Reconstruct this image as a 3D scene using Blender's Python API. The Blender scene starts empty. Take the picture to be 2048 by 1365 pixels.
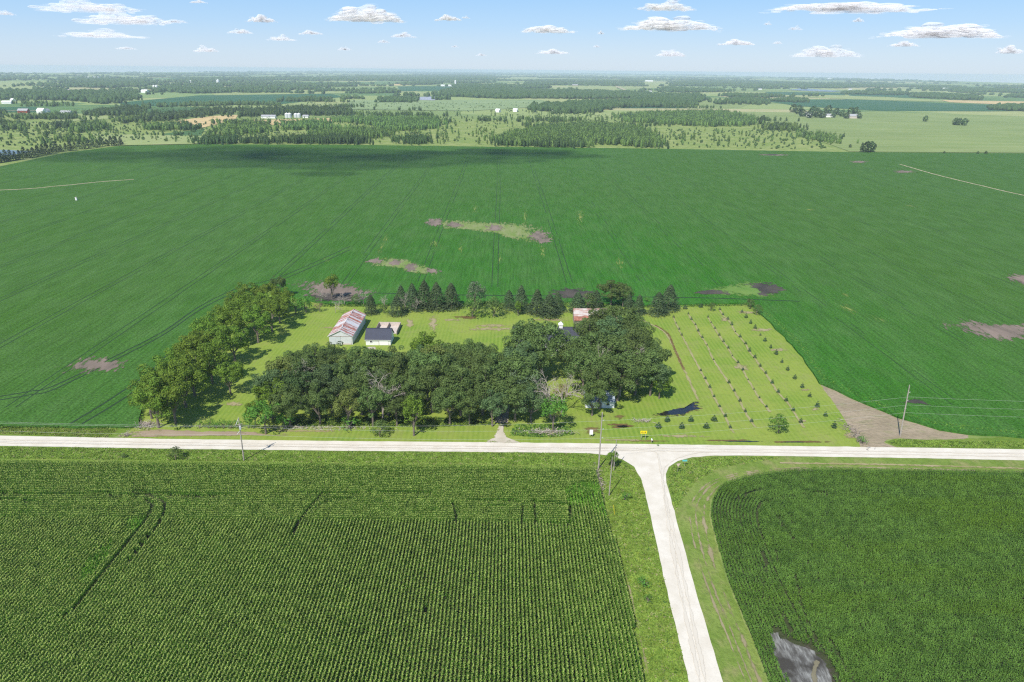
import bpy, math, random
import numpy as np
R = math.radians
sc = bpy.context.scene
COL = sc.collection
# ------------------------------------------------------------ camera
CAM_H = 100.0; F = 1365.3; PITCH = R(21.65); ROLL = R(0.55)
fw = np.array([0, math.cos(PITCH), -math.sin(PITCH)])
_r = np.array([1.0, 0, 0]); _u = np.cross(_r, fw)
rt = _r*math.cos(ROLL)+_u*math.sin(ROLL); up = -_r*math.sin(ROLL)+_u*math.cos(ROLL)
cd = bpy.data.cameras.new('camera'); cam = bpy.data.objects.new('camera', cd); COL.objects.link(cam)
from mathutils import Matrix, Vector
cam.matrix_world = Matrix(((rt[0], up[0], -fw[0], 0), (rt[1], up[1], -fw[1], 0), (rt[2], up[2], -fw[2], CAM_H), (0, 0, 0, 1)))
cd.sensor_width = 36; cd.lens = 24.0; cd.clip_start = 1.0; cd.clip_end = 90000
sc.camera = cam
# ------------------------------------------------------------ sun and sky
SUN_EL = 50.0; SUN_AZ = 208.0            # compass bearing of the sun (from +Y towards +X)
sd = bpy.data.lights.new('sun', 'SUN'); sun = bpy.data.objects.new('sun', sd); COL.objects.link(sun)
sd.energy = 4.6; sd.angle = R(0.53); sd.color = (1.0, 0.955, 0.88)
sv = Vector((math.sin(R(SUN_AZ))*math.cos(R(SUN_EL)), math.cos(R(SUN_AZ))*math.cos(R(SUN_EL)), math.sin(R(SUN_EL))))
sun.rotation_euler = sv.to_track_quat('Z', 'Y').to_euler(); sun.location = (-200, -300, 600)
w = bpy.data.worlds.new('World'); sc.world = w; w.use_nodes = True
nt = w.node_tree; bg = nt.nodes['Background']
sky = nt.nodes.new('ShaderNodeTexSky'); sky.sky_type = 'NISHITA'; sky.sun_disc = False
sky.sun_elevation = R(SUN_EL); sky.sun_rotation = R(SUN_AZ)
sky.altitude = 300; sky.air_density = 1.15; sky.dust_density = .6; sky.ozone_density = 2.5
tc = nt.nodes.new('ShaderNodeTexCoord'); sep = nt.nodes.new('ShaderNodeSeparateXYZ'); nt.links.new(tc.outputs['Generated'], sep.inputs[0])
rp = nt.nodes.new('ShaderNodeValToRGB'); nt.links.new(sep.outputs[2], rp.inputs[0]); el = rp.color_ramp.elements   # clear summer sky by height above the horizon
SKY = [(0.0, (.50, .605, .72)), (.02, (.45, .585, .735)), (.055, (.335, .525, .765)), (.105, (.225, .445, .755)), (.3, (.13, .29, .56)), (1.0, (.07, .16, .36))]
for i_, (q_, c_) in enumerate(SKY):
    e_ = el[i_] if i_ < 2 else el.new(q_)
    e_.position = q_; e_.color = (*[x/.12 for x in c_], 1)
mixn = nt.nodes.new('ShaderNodeMix'); mixn.data_type = 'RGBA'; mixn.inputs[0].default_value = .85; nt.links.new(sky.outputs[0], mixn.inputs[6]); nt.links.new(rp.outputs[0], mixn.inputs[7])
nt.links.new(mixn.outputs[2], bg.inputs[0]); bg.inputs[1].default_value = 0.12
sc.view_settings.view_transform = 'Standard'; sc.view_settings.look = 'None'
sc.view_settings.exposure = 0.35; sc.view_settings.gamma = 1
sc.cycles.transparent_max_bounces = 40
sc.cycles.max_bounces = 6; sc.cycles.diffuse_bounces = 4; sc.cycles.volume_bounces = 1
sc.cycles.use_adaptive_sampling = False; sc.cycles.use_denoising = False; sc.cycles.filter_width = 1.25
sc.cycles.transmission_bounces = 4; sc.cycles.glossy_bounces = 2

rng = np.random.default_rng(7); random.seed(7)

def G(x, y, z=0.0):
    """point of the ground (height z) seen at survey coordinate x, y"""
    d = fw+rt*(x-1024)/F+up*(682.5-y)/F
    t = (z-CAM_H)/d[2]
    return np.array([0, 0, CAM_H])+d*t
def ppm(p):
    return F/float((np.array([p[0], p[1], 0])-np.array([0, 0, CAM_H]))@fw)

# ------------------------------------------------------------ helpers
def tag(o, label=None, cat=None, group=None, kind=None):
    if label: o['label'] = label
    if cat: o['category'] = cat
    if group: o['group'] = group
    if kind: o['kind'] = kind
    return o
def link(name, me, parent=None):
    o = bpy.data.objects.new(name, me); COL.objects.link(o)
    if parent: o.parent = parent
    return o
def empty(name, loc, rz=0, s=1):
    o = bpy.data.objects.new(name, None); COL.objects.link(o)
    o.location = loc; o.rotation_euler = (0, 0, rz); o.scale = (s, s, s); o.empty_display_size = .5
    return o
def fastmesh(name, V, Fq, mats, midx=None, smooth=False):
    """V (n,3), Fq (m,k) faces of one size"""
    me = bpy.data.meshes.new(name); V = np.asarray(V, np.float32); L_ = [np.asarray(q, np.int32) for q in (Fq if isinstance(Fq, tuple) else (Fq,))]
    m = sum(len(q) for q in L_); tot_ = np.concatenate([np.full(len(q), q.shape[1], np.int32) for q in L_]); idx_ = np.concatenate([q.ravel() for q in L_])
    me.vertices.add(len(V)); me.vertices.foreach_set('co', V.ravel())
    me.loops.add(len(idx_)); me.loops.foreach_set('vertex_index', idx_)
    me.polygons.add(m); me.polygons.foreach_set('loop_start', np.concatenate([[0], np.cumsum(tot_)[:-1]]).astype(np.int32))
    me.polygons.foreach_set('loop_total', tot_)
    if midx is not None: me.polygons.foreach_set('material_index', np.asarray(midx, np.int32))
    if smooth: me.polygons.foreach_set('use_smooth', np.ones(m, bool))
    for x in mats: me.materials.append(x)
    me.update(calc_edges=True)
    return me
def quadmesh(name, Q, mats, midx=None):
    """Q (n,4,3)"""
    n = len(Q)
    return fastmesh(name, Q.reshape(-1, 3), np.arange(n*4).reshape(n, 4), mats, midx)
class MB:
    def __init__(s): s.v = []; s.f = []; s.m = []; s.mats = []
    def add(s, v, f, mi=0):
        b = len(s.v); s.v += [tuple(map(float, p)) for p in v]; s.f += [tuple(i+b for i in q) for q in f]; s.m += [mi]*len(f)
    def box(s, x0, x1, y0, y1, z0, z1, mi=0):
        v = [(x0,y0,z0),(x1,y0,z0),(x1,y1,z0),(x0,y1,z0),(x0,y0,z1),(x1,y0,z1),(x1,y1,z1),(x0,y1,z1)]
        s.add(v, [(0,3,2,1),(4,5,6,7),(0,1,5,4),(1,2,6,5),(2,3,7,6),(3,0,4,7)], mi)
    def tube(s, pts, rad, n=6, mi=0):
        pts = [np.array(p, float) for p in pts]; v = []; f = []
        for i, p in enumerate(pts):
            d = pts[min(i+1, len(pts)-1)]-pts[max(i-1, 0)]; d /= (np.linalg.norm(d)+1e-9)
            a = np.cross(d, [0, 0, 1.0]) if abs(d[2]) < .95 else np.cross(d, [1.0, 0, 0]); a /= np.linalg.norm(a); b = np.cross(d, a)
            r = rad[i] if hasattr(rad, '__len__') else rad
            for k in range(n):
                t = 2*math.pi*k/n; v.append(p+(a*math.cos(t)+b*math.sin(t))*r)
        for i in range(len(pts)-1):
            for k in range(n):
                f.append((i*n+k, i*n+(k+1) % n, (i+1)*n+(k+1) % n, (i+1)*n+k))
        f.append(tuple(range(n))[::-1]); f.append(tuple((len(pts)-1)*n+k for k in range(n)))
        s.add(v, f, mi)
    def mesh(s, name, *mats):
        me = bpy.data.meshes.new(name); me.from_pydata(s.v, [], s.f)
        for x in mats: me.materials.append(x)
        if len(mats) > 1: me.polygons.foreach_set('material_index', s.m)
        me.update(); return me
    def build(s, name, mat, parent=None):
        ms = mat if isinstance(mat, (list, tuple)) else [mat]
        return link(name, s.mesh(name, *ms), parent)

# ------------------------------------------------------------ material helpers
class NT:
    def __init__(s, name):
        s.m = bpy.data.materials.new(name); s.m.use_nodes = True; s.t = s.m.node_tree; s.n = s.t.nodes; s.l = s.t.links
        s.n.clear(); s.out = s.n.new('ShaderNodeOutputMaterial')
    def node(s, ty, props=None, **ins):
        n = s.n.new(ty)
        for k, v in (props or {}).items(): setattr(n, k, v)
        for k, v in ins.items(): s.set(n, k, v)
        return n
    def set(s, n, k, v):
        i = n.inputs[int(k[1:])] if k[0] == '_' and k[1:].isdigit() else n.inputs[k.replace('_', ' ')]
        if isinstance(v, bpy.types.NodeSocket): s.l.new(v, i)
        else: i.default_value = v
    def math(s, op, a, b=0.0, clamp=False):
        n = s.n.new('ShaderNodeMath'); n.operation = op; n.use_clamp = clamp
        s.set(n, '_0', a); s.set(n, '_1', b); return n.outputs[0]
    def mix(s, fac, a, b, bt='MIX'):
        n = s.n.new('ShaderNodeMix'); n.data_type = 'RGBA'; n.blend_type = bt
        for i, v in ((0, fac), (6, a), (7, b)):
            if isinstance(v, bpy.types.NodeSocket): s.l.new(v, n.inputs[i])
            else: n.inputs[i].default_value = v if i == 0 else (*v, 1)
        return n.outputs[2]
    def pos(s): return s.node('ShaderNodeNewGeometry').outputs['Position']
    def obj(s): return s.node('ShaderNodeTexCoord').outputs['Object']
    def scale(s, v, sc_, rz=0, loc=(0, 0, 0)):
        n = s.node('ShaderNodeMapping'); s.l.new(v, n.inputs[0]); n.inputs['Scale'].default_value = sc_; n.inputs['Rotation'].default_value = (0, 0, rz)
        n.inputs['Location'].default_value = loc
        return n.outputs[0]
    def noise(s, v, scale, detail=3, rough=.55, dist=0):
        n = s.node('ShaderNodeTexNoise', Scale=scale, Detail=float(detail), Roughness=rough, Distortion=float(dist)); s.l.new(v, n.inputs['Vector'])
        return n.outputs[0]
    def ramp(s, f, a, b, lo=0.0, hi=1.0):
        n = s.node('ShaderNodeMapRange', {'clamp': True}, From_Min=a, From_Max=b, To_Min=lo, To_Max=hi); s.l.new(f, n.inputs[0]); return n.outputs[0]
    def bump(s, h, strength, dist):
        n = s.node('ShaderNodeBump', Strength=strength, Distance=dist); s.l.new(h, n.inputs['Height']); return n.outputs[0]
    def bsdf(s, col, rough=.9, normal=None, spec=.15, metal=0.0, **kw):
        n = s.node('ShaderNodeBsdfPrincipled', None, Roughness=rough, Metallic=metal)
        n.inputs['Specular IOR Level'].default_value = spec
        if isinstance(col, bpy.types.NodeSocket): s.l.new(col, n.inputs['Base Color'])
        else: n.inputs['Base Color'].default_value = (*col, 1)
        if normal is not None: s.l.new(normal, n.inputs['Normal'])
        return n.outputs[0]
    def done(s, sh): s.l.new(sh, s.out.inputs[0]); return s.m

def m_plain(name, col, rough=.8, var=.15, scale=1.5, spec=.2, metal=0.0):
    t = NT(name); n = t.noise(t.obj(), scale, 4)
    c = t.mix(t.ramp(n, .3, .7), tuple(x*(1-var) for x in col), tuple(min(1, x*(1+var)) for x in col))
    return t.done(t.bsdf(c, rough, spec=spec, metal=metal))
def m_leaf(name, c1, c2, trans=.28, hue=.12, big=None):
    t = NT(name); geo = t.node('ShaderNodeNewGeometry'); oi = t.node('ShaderNodeObjectInfo')
    n = t.noise(t.obj(), .45, 2)
    a = t.mix(geo.outputs['Random Per Island'], c1, c2)
    b = t.mix(t.ramp(n, .35, .65), a, tuple(min(1, x*1.35) for x in c2))
    if big: b = t.mix(t.ramp(t.noise(t.scale(t.pos(), big[2]), big[1], 4, .6), .46, .72, 0, .8), b, big[0]); hue = 0
    k = t.ramp(oi.outputs['Random'], 0, 1, 1-hue, 1+hue)
    hs = t.node('ShaderNodeHueSaturation', Value=k); t.l.new(b, hs.inputs['Color'])
    hs.inputs['Hue'].default_value = .5; t.l.new(t.ramp(oi.outputs['Random'], 0, 1, .49, .515), hs.inputs['Hue'])
    d = t.bsdf(hs.outputs[0], .6, spec=.08)
    tr = t.node('ShaderNodeBsdfTranslucent'); t.l.new(hs.outputs[0], tr.inputs[0])
    mx = t.node('ShaderNodeMixShader', _0=trans); t.l.new(d, mx.inputs[1]); t.l.new(tr.outputs[0], mx.inputs[2])
    return t.done(mx.outputs[0])

# ------------------------------------------------------------ materials: land
def m_ground():
    t = NT('land'); p = t.pos()
    warp = t.noise(p, .0015, 2)
    v = t.node('ShaderNodeTexVoronoi', {'distance': 'CHEBYCHEV', 'feature': 'F1'}, Scale=1.0, Randomness=.85)
    t.l.new(t.scale(p, (.0016, .0024, .001)), v.inputs['Vector'])
    sep = t.node('ShaderNodeSeparateColor'); t.l.new(v.outputs['Color'], sep.inputs[0])
    rp = t.node('ShaderNodeValToRGB'); rp.color_ramp.interpolation = 'CONSTANT'
    cols = [(0, (.08, .17, .055)), (.15, (.18, .25, .085)), (.40, (.27, .33, .12)), (.58, (.11, .20, .065)), (.70, (.34, .36, .15)), (.84, (.20, .29, .10)), (.93, (.42, .38, .20))]
    el = rp.color_ramp.elements
    el[0].position = 0; el[0].color = (*cols[0][1], 1); el[1].position = cols[1][0]; el[1].color = (*cols[1][1], 1)
    for q, c in cols[2:]:
        e = el.new(q); e.color = (*c, 1)
    t.l.new(sep.outputs[0], rp.inputs[0])
    fine = t.noise(t.scale(p, (1, 2.2, 1)), .012, 4)
    far = t.mix(t.ramp(fine, .3, .7, 0, .5), rp.outputs[0], (.20, .25, .09))
    # rough meadow in the near belt
    n2 = t.noise(t.scale(p, (1, 1.6, 1)), .02, 5); n3 = t.noise(p, .12, 3)
    near = t.mix(t.ramp(n2, .35, .65), (.19, .255, .065), (.28, .31, .11))
    near = t.mix(t.ramp(n3, .45, .75), near, (.12, .19, .045))
    sx = t.node('ShaderNodeSeparateXYZ'); t.l.new(p, sx.inputs[0])
    f = t.ramp(t.math('ADD', sx.outputs[1], t.math('MULTIPLY', warp, 500)), 1700, 1900)
    c = t.mix(f, near, far)
    return t.done(t.bsdf(c, .95, spec=.05))
def m_soy():
    t = NT('soybean canopy'); p = t.pos()
    big = t.noise(t.scale(p, (1, .35, 1)), .012, 3); mid = t.noise(t.scale(p, (1, .4, 1)), .10, 6, .65)
    fine = t.noise(p, 1.3, 3, .7)
    rows = t.noise(t.scale(p, (1, .05, 1)), 1.1, 2)
    sx = t.node('ShaderNodeSeparateXYZ'); t.l.new(p, sx.inputs[0])
    cen = t.math('MULTIPLY', t.ramp(t.math('ABSOLUTE', t.math('SUBTRACT', sx.outputs[0], 25)), 40, 200, 1, 0), t.ramp(sx.outputs[1], 300, 620, 1, .15))
    a = t.mix(cen, (.050, .124, .018), (.027, .140, .010))
    a = t.mix(t.math('MULTIPLY', t.ramp(big, .35, .7), .6), a, (.056, .130, .028))
    b = t.mix(t.ramp(mid, .42, .76, 0, .5), a, (.090, .175, .050))
    k = t.ramp(fine, .3, .72, .5, 1.5); kr = t.ramp(rows, .35, .65, .84, 1.14)
    hs = t.node('ShaderNodeHueSaturation'); t.l.new(b, hs.inputs['Color']); t.l.new(t.math('MULTIPLY', k, kr), hs.inputs['Value'])
    h = t.math('ADD', t.math('MULTIPLY', fine, .6), t.math('MULTIPLY', rows, .5))
    return t.done(t.bsdf(hs.outputs[0], .85, t.bump(h, .7, .5), spec=.02))
def m_lawn():
    t = NT('mown lawn'); p = t.pos()
    st = t.node('ShaderNodeTexWave', {'wave_type': 'BANDS', 'bands_direction': 'X', 'wave_profile': 'SIN'}, Scale=.21, Distortion=1.6, Detail=3.0, Detail_Scale=.3)
    t.l.new(t.scale(p, (1, .12, 1), R(-2)), st.inputs['Vector'])
    n1 = t.noise(p, .035, 4); n2 = t.noise(p, .5, 4, .65); n3 = t.noise(t.scale(p, (2.2, .35, 1)), .8, 3)
    a = t.mix(t.ramp(n1, .40, .60), (.145, .235, .028), (.225, .280, .050)); a = t.mix(t.ramp(t.noise(p, .11, 5, .7), .50, .70, 0, .7), a, (.245, .25, .085))
    a = t.mix(t.math('MULTIPLY', st.outputs[1], .55), a, (.235, .31, .05))
    a = t.mix(t.ramp(n2, .5, .8, 0, .55), a, (.10, .18, .02))
    a = t.mix(t.ramp(n3, .55, .8, 0, .5), a, (.26, .27, .09))
    return t.done(t.bsdf(a, .9, t.bump(n2, .4, .2), spec=.08))
def m_verge(name, c1, c2, c3, sc_=(1, 1, 1)):
    t = NT(name); p = t.pos()
    n1 = t.noise(t.scale(p, sc_), .12, 4); n2 = t.noise(t.scale(p, sc_), 1.1, 4, .7); n3 = t.noise(t.scale(p, sc_), .3, 4)
    a = t.mix(t.ramp(n1, .38, .62), c1, c2); a = t.mix(t.ramp(n3, .5, .7, 0, .8), a, c3)
    a = t.mix(t.ramp(n2, .45, .75, 0, .6), a, tuple(x*.5 for x in c1))
    return t.done(t.bsdf(a, .9, t.bump(n2, .8, .5), spec=.08))
def m_gravel():
    t = NT('crushed limestone'); p = t.pos()
    n1 = t.noise(p, .25, 4); n2 = t.noise(p, 3.0, 4, .7)
    a = t.mix(t.ramp(n1, .35, .65), (.58, .525, .43), (.66, .61, .52)); a = t.mix(t.ramp(n2, .5, .8, 0, .5), a, (.40, .375, .33))
    return t.done(t.bsdf(a, .95, t.bump(n2, .3, .05), spec=.1))
def m_patch(name, c1, c2, edge=.5, scale=.5, rough=.95, spec=.1, aniso=(1, 1, 1), gain=1.2, rows=0.0):
    """ground patch whose outline breaks up with noise; 'rim' runs 0 in the middle to 1 at the outline"""
    t = NT(name); p = t.scale(t.pos(), aniso)
    at = t.node('ShaderNodeAttribute', {'attribute_name': 'rim'})
    n = t.noise(p, scale, 8, .72); n2 = t.noise(p, scale*.33, 3)
    c = t.mix(t.ramp(n2, .35, .65), c1, c2)
    s1 = t.math('SUBTRACT', 1.0, at.outputs['Fac'])
    v = t.math('ADD', t.math('MULTIPLY', s1, gain), t.math('MULTIPLY', t.math('SUBTRACT', n, .5), 4.5))
    al = t.ramp(v, edge-.1, edge+.25)
    b = t.bsdf(c, rough, t.bump(n, .4, .1) if rough > .5 else None, spec=spec)
    tr = t.node('ShaderNodeBsdfTransparent'); mx = t.node('ShaderNodeMixShader', _0=al); t.l.new(tr.outputs[0], mx.inputs[1]); t.l.new(b, mx.inputs[2])
    return t.done(mx.outputs[0])
def m_field(name, c1, c2, st=(1, 1, 1), sc_=.02, rz=0.0):
    t = NT(name); p = t.scale(t.pos(), st, rz)
    n = t.noise(p, sc_, 5, .6); n2 = t.noise(t.scale(t.pos(), (1, 1, 1)), .006, 3)
    a = t.mix(t.ramp(n, .3, .7), c1, c2); a = t.mix(t.ramp(n2, .4, .7, 0, .4), a, tuple(x*.75 for x in c1))
    return t.done(t.bsdf(a, .95, spec=.05))

M = {}
M['ground'] = m_ground(); M['soy'] = m_soy(); M['lawn'] = m_lawn(); M['gravel'] = m_gravel()
M['verge'] = m_verge('rough roadside grass', (.12, .20, .028), (.165, .24, .035), (.23, .25, .075), (.5, 1.4, 1))
M['verge2'] = m_verge('mown roadside grass', (.14, .215, .035), (.20, .26, .06), (.26, .25, .10), (1, .6, 1))
M['dirt'] = m_verge('bare field soil', (.29, .235, .155), (.36, .29, .20), (.25, .24, .12), (.6, 1.2, 1))
M['soil'] = m_plain('dark crop soil', (.045, .055, .022), .95, .3)

# ------------------------------------------------------------ sheets
def outline(pts, step, jit=0.0, seed=1, z=0.0, world=False):
    r = np.random.default_rng(seed); P = [np.array(p[:2], float) if world else G(p[0], p[1], z)[:2] for p in pts]; out = []
    for i in range(len(P)):
        a, b = P[i], P[(i+1) % len(P)]; L = np.linalg.norm(b-a); n = max(1, min(400, int(L/step)))
        for k in range(n): out.append(a+(b-a)*k/n + (r.normal(0, jit, 2) if jit else 0))
    return out
def sheet(name, pts, z, mat, kind='structure', step=3.0, jit=0.0, skirt=0.0, parent=None, label=None, world=False, seed=1):
    o2 = outline(pts, step, jit, seed, z, world)
    n = len(o2); v = [(p[0], p[1], z) for p in o2]; f = [tuple(range(n))]
    if skirt:
        v += [(p[0], p[1], z-skirt) for p in o2]; f += [(i, (i+1) % n, n+(i+1) % n, n+i) for i in range(n)]
    me = bpy.data.meshes.new(name); me.from_pydata(v, [], f); me.materials.append(mat); me.update()
    # make the top face up
    if me.polygons[0].normal.z < 0: me.flip_normals()
    o = link(name, me, parent)
    if kind: o['kind'] = kind
    if label: o['label'] = label
    return o
LAY = [0]
def patch(name, pts, z, mat, label=None, step=1.5, kind='structure', rings=5, seed=3):
    LAY[0] += 1; z += LAY[0]*.0007
    o2 = np.array(outline(pts, step, 0, seed, z)); c = o2.mean(0); n = len(o2); v = [(c[0], c[1], z)]; rim = [0.0]; f = []
    # width-aware: rim from centroid fan
    for k in range(1, rings+1):
        s = k/rings
        for p in o2: q = c+(p-c)*s; v.append((q[0], q[1], z)); rim.append(s)
    for i in range(n): f.append((0, 1+i, 1+(i+1) % n))
    for k in range(1, rings):
        a = 1+(k-1)*n; b = 1+k*n
        for i in range(n): f.append((a+i, b+i, b+(i+1) % n, a+(i+1) % n))
    me = bpy.data.meshes.new(name); me.from_pydata(v, [], f); me.materials.append(mat)
    at = me.attributes.new('rim', 'FLOAT', 'POINT'); at.data.foreach_set('value', rim); me.update()
    if me.polygons[0].normal.z < 0: me.flip_normals()
    o = link(name, me); o['kind'] = kind
    if label: o['label'] = label
    return o
def crom(P, n=6):
    P = [np.array(p, float) for p in P]
    if len(P) < 3: return P
    E = [2*P[0]-P[1]]+P+[2*P[-1]-P[-2]]; out = []
    for i in range(1, len(E)-2):
        for k in range(n):
            t = k/n; out.append(.5*(2*E[i]+(E[i+1]-E[i-1])*t+(2*E[i-1]-5*E[i]+4*E[i+1]-E[i+2])*t*t+(3*E[i]-E[i-1]-3*E[i+1]+E[i+2])*t**3))
    return out+[P[-1]]
def strip(name, pts, wd, z, mat, label=None, kind='structure', jit=0.0, rim=False, world=False):
    LAY[0] += 1; z += LAY[0]*.0007
    P = crom([np.array(p[:2], float) if world else G(p[0], p[1], z)[:2] for p in pts])
    D = [P[0]]
    for a, b in zip(P[:-1], P[1:]):
        n = max(1, int(np.linalg.norm(b-a)/2.5))
        n = min(n, 200)
        for k in range(1, n+1): D.append(a+(b-a)*k/n)
    r = np.random.default_rng(5); v = []; rr = []
    for i, p in enumerate(D):
        d = D[min(i+1, len(D)-1)]-D[max(i-1, 0)]; d /= np.linalg.norm(d)+1e-9; nn = np.array([-d[1], d[0]])
        j = r.normal(0, jit) if jit else 0
        for s in (-1, 0, 1):
            q = p+nn*(wd/2*s+j); v.append((q[0], q[1], z)); rr.append(abs(s)*1.0)
    f = []
    for i in range(len(D)-1):
        for s in range(2): a = i*3+s; f.append((a+1, a, a+3, a+4))
    me = bpy.data.meshes.new(name); me.from_pydata(v, [], f); me.materials.append(mat)
    at = me.attributes.new('rim', 'FLOAT', 'POINT'); at.data.foreach_set('value', rr); me.update()
    if me.polygons[0].normal.z < 0: me.flip_normals()
    o = link(name, me)
    if kind: o['kind'] = kind
    if label: o['label'] = label
    return o

# base land
gnd = MB(); xs = [-7000, -3000, -1000, -400, 0, 400, 1000, 3000, 6800]; ys = [-600, 0, 300, 1000, 2500, 6000, 12000, 31000]
for i in range(len(xs)):
    for j in range(len(ys)): gnd.v.append((xs[i], ys[j], 0))
for i in range(len(xs)-1):
    for j in range(len(ys)-1): a = i*len(ys)+j; gnd.f.append((a, a+len(ys), a+len(ys)+1, a+1)); gnd.m.append(0)
tag(gnd.build('ground', M['ground']), 'patchwork farmland stretching to the horizon', kind='structure')

ROAD_N = [(-400, 866), (0, 871.5), (350, 878.5), (700, 882.6), (1100, 886), (1400, 890), (1850, 896), (2048, 899), (2450, 904)]
ROAD_S = [(-400, 886), (0, 892), (350, 898), (700, 902), (1100, 905.5), (1400, 911), (1850, 917), (2048, 921), (2450, 927)]
def roadn(x): return float(np.interp(x, [p[0] for p in ROAD_N], [p[1] for p in ROAD_N]))
def roads(x): return float(np.interp(x, [p[0] for p in ROAD_S], [p[1] for p in ROAD_S]))
road_poly = ROAD_N + [(2450, 927), (2048, 921), (1850, 917), (1600, 913), (1480, 911.3), (1430, 911.5), (1385, 915), (1355, 922.5), (1338, 934), (1331, 948), (1333, 966), (1345, 1010), (1391, 1180), (1446, 1365), (1520, 1600),
    (1440, 1600), (1378, 1365), (1330, 1165), (1301, 1030), (1290, 985), (1282, 957), (1268, 934), (1245, 919), (1215, 911), (1180, 907), (1100, 905.5), (700, 902), (350, 898), (0, 892), (-400, 886)]
sheet('gravel_road', road_poly, .07, M['gravel'], step=2.2, jit=.05, label='pale gravel road with a side road joining from the south')

# soybean field: one raised canopy
SOY_W = -620
soy_poly = [(-900, 842), (0, 851), (150, 853), (276, 852), (285, 800), (312, 752), (362, 700), (415, 645), (470, 600), (540, 574), (575, 590), (640, 606), (760, 607), (860, 609), (1000, 606), (1150, 603), (1280, 610), (1400, 607), (1498, 606),
            (1520, 625), (1562, 665), (1605, 712), (1640, 765), (1700, 792), (1795, 833), (1880, 857), (1935, 866), (2048, 873), (2600, 893),
            (2600, 318), (2048, 307), (1700, 304.5), (1300, 297.5), (1000, 294), (700, 290), (400, 289), (240, 292), (130, 306), (0, 333), (-300, 372), (-900, 480)]
soy = sheet('soybean_field', soy_poly, .75, M['soy'], kind='stuff', step=4, jit=.25, skirt=.74, label='broad dark green soybean field rising to the tree belt')
soy['kind'] = 'structure'
lawn_poly = [(276, 852), (285, 800), (312, 752), (362, 700), (415, 645), (470, 600), (540, 574), (575, 590), (640, 606), (760, 607), (860, 609), (1000, 606), (1150, 603), (1280, 610), (1400, 607), (1498, 606),
             (1520, 625), (1562, 665), (1605, 712), (1640, 765), (1672, 812), (1712, 872), (1722, 894)] + [(x, roadn(x)+1) for x in (1600, 1400, 1100, 900, 700, 500, 350, 240)] + [(258, 862)]
sheet('lawn', lawn_poly, .02, M['lawn'], step=3, label='bright mown lawn around the farmstead and young orchard')
sheet('dirt_apron', [(1640, 768), (1700, 795), (1795, 836), (1880, 860), (1936, 869), (1938, 879), (1850, 880), (1800, 877), (1772, 880), (1768, 886), (1800, 897), (1722, 895), (1716, 880), (1672, 812)], .03, M['dirt'], step=1.5, jit=.15, label='triangle of bare tan soil beside the road')
sheet('road_verge', [(-400, 846), (0, 850), (276, 852), (258, 862), (215, 879), (0, 873), (-400, 867)], .025, M['verge'], step=2, jit=.1)
sheet('road_verge', [(1768, 884), (1790, 878), (1860, 880), (1935, 878), (2048, 872), (2450, 885), (2450, 906), (2048, 901), (1850, 898), (1800, 897)], .045, M['verge'], step=1.5, jit=.15)
sv1 = [(x, roads(x)-1) for x in (-400, 0, 350, 700, 1100)]+[(1180, 905), (1245, 917), (1270, 932), (1284, 955), (1292, 983), (1332, 1165), (1380, 1365), (1450, 1600), (1340, 1600), (1290, 1365), (1262, 1220), (1228, 1080), (1203, 985), (1190, 945), (600, 935), (0, 928), (-400, 920)]
sheet('road_verge', sv1, .035, M['verge'], step=2, jit=.1)
sv2 = [(2450, 926), (2048, 920), (1850, 916), (1600, 912), (1430, 910.5), (1385, 914), (1353, 922), (1335, 934), (1330, 948), (1331, 966), (1343, 1010), (1389, 1180), (1444, 1365), (1515, 1600), (1620, 1600), (1535, 1365), (1505, 1280), (1455, 1165), (1430, 1080), (1418, 1030), (1421, 1000), (1445, 968), (1520, 950), (1640, 943), (2048, 952), (2450, 960)]
sheet('road_verge', sv2, .035, M['verge2'], step=2, jit=.1)

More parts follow.
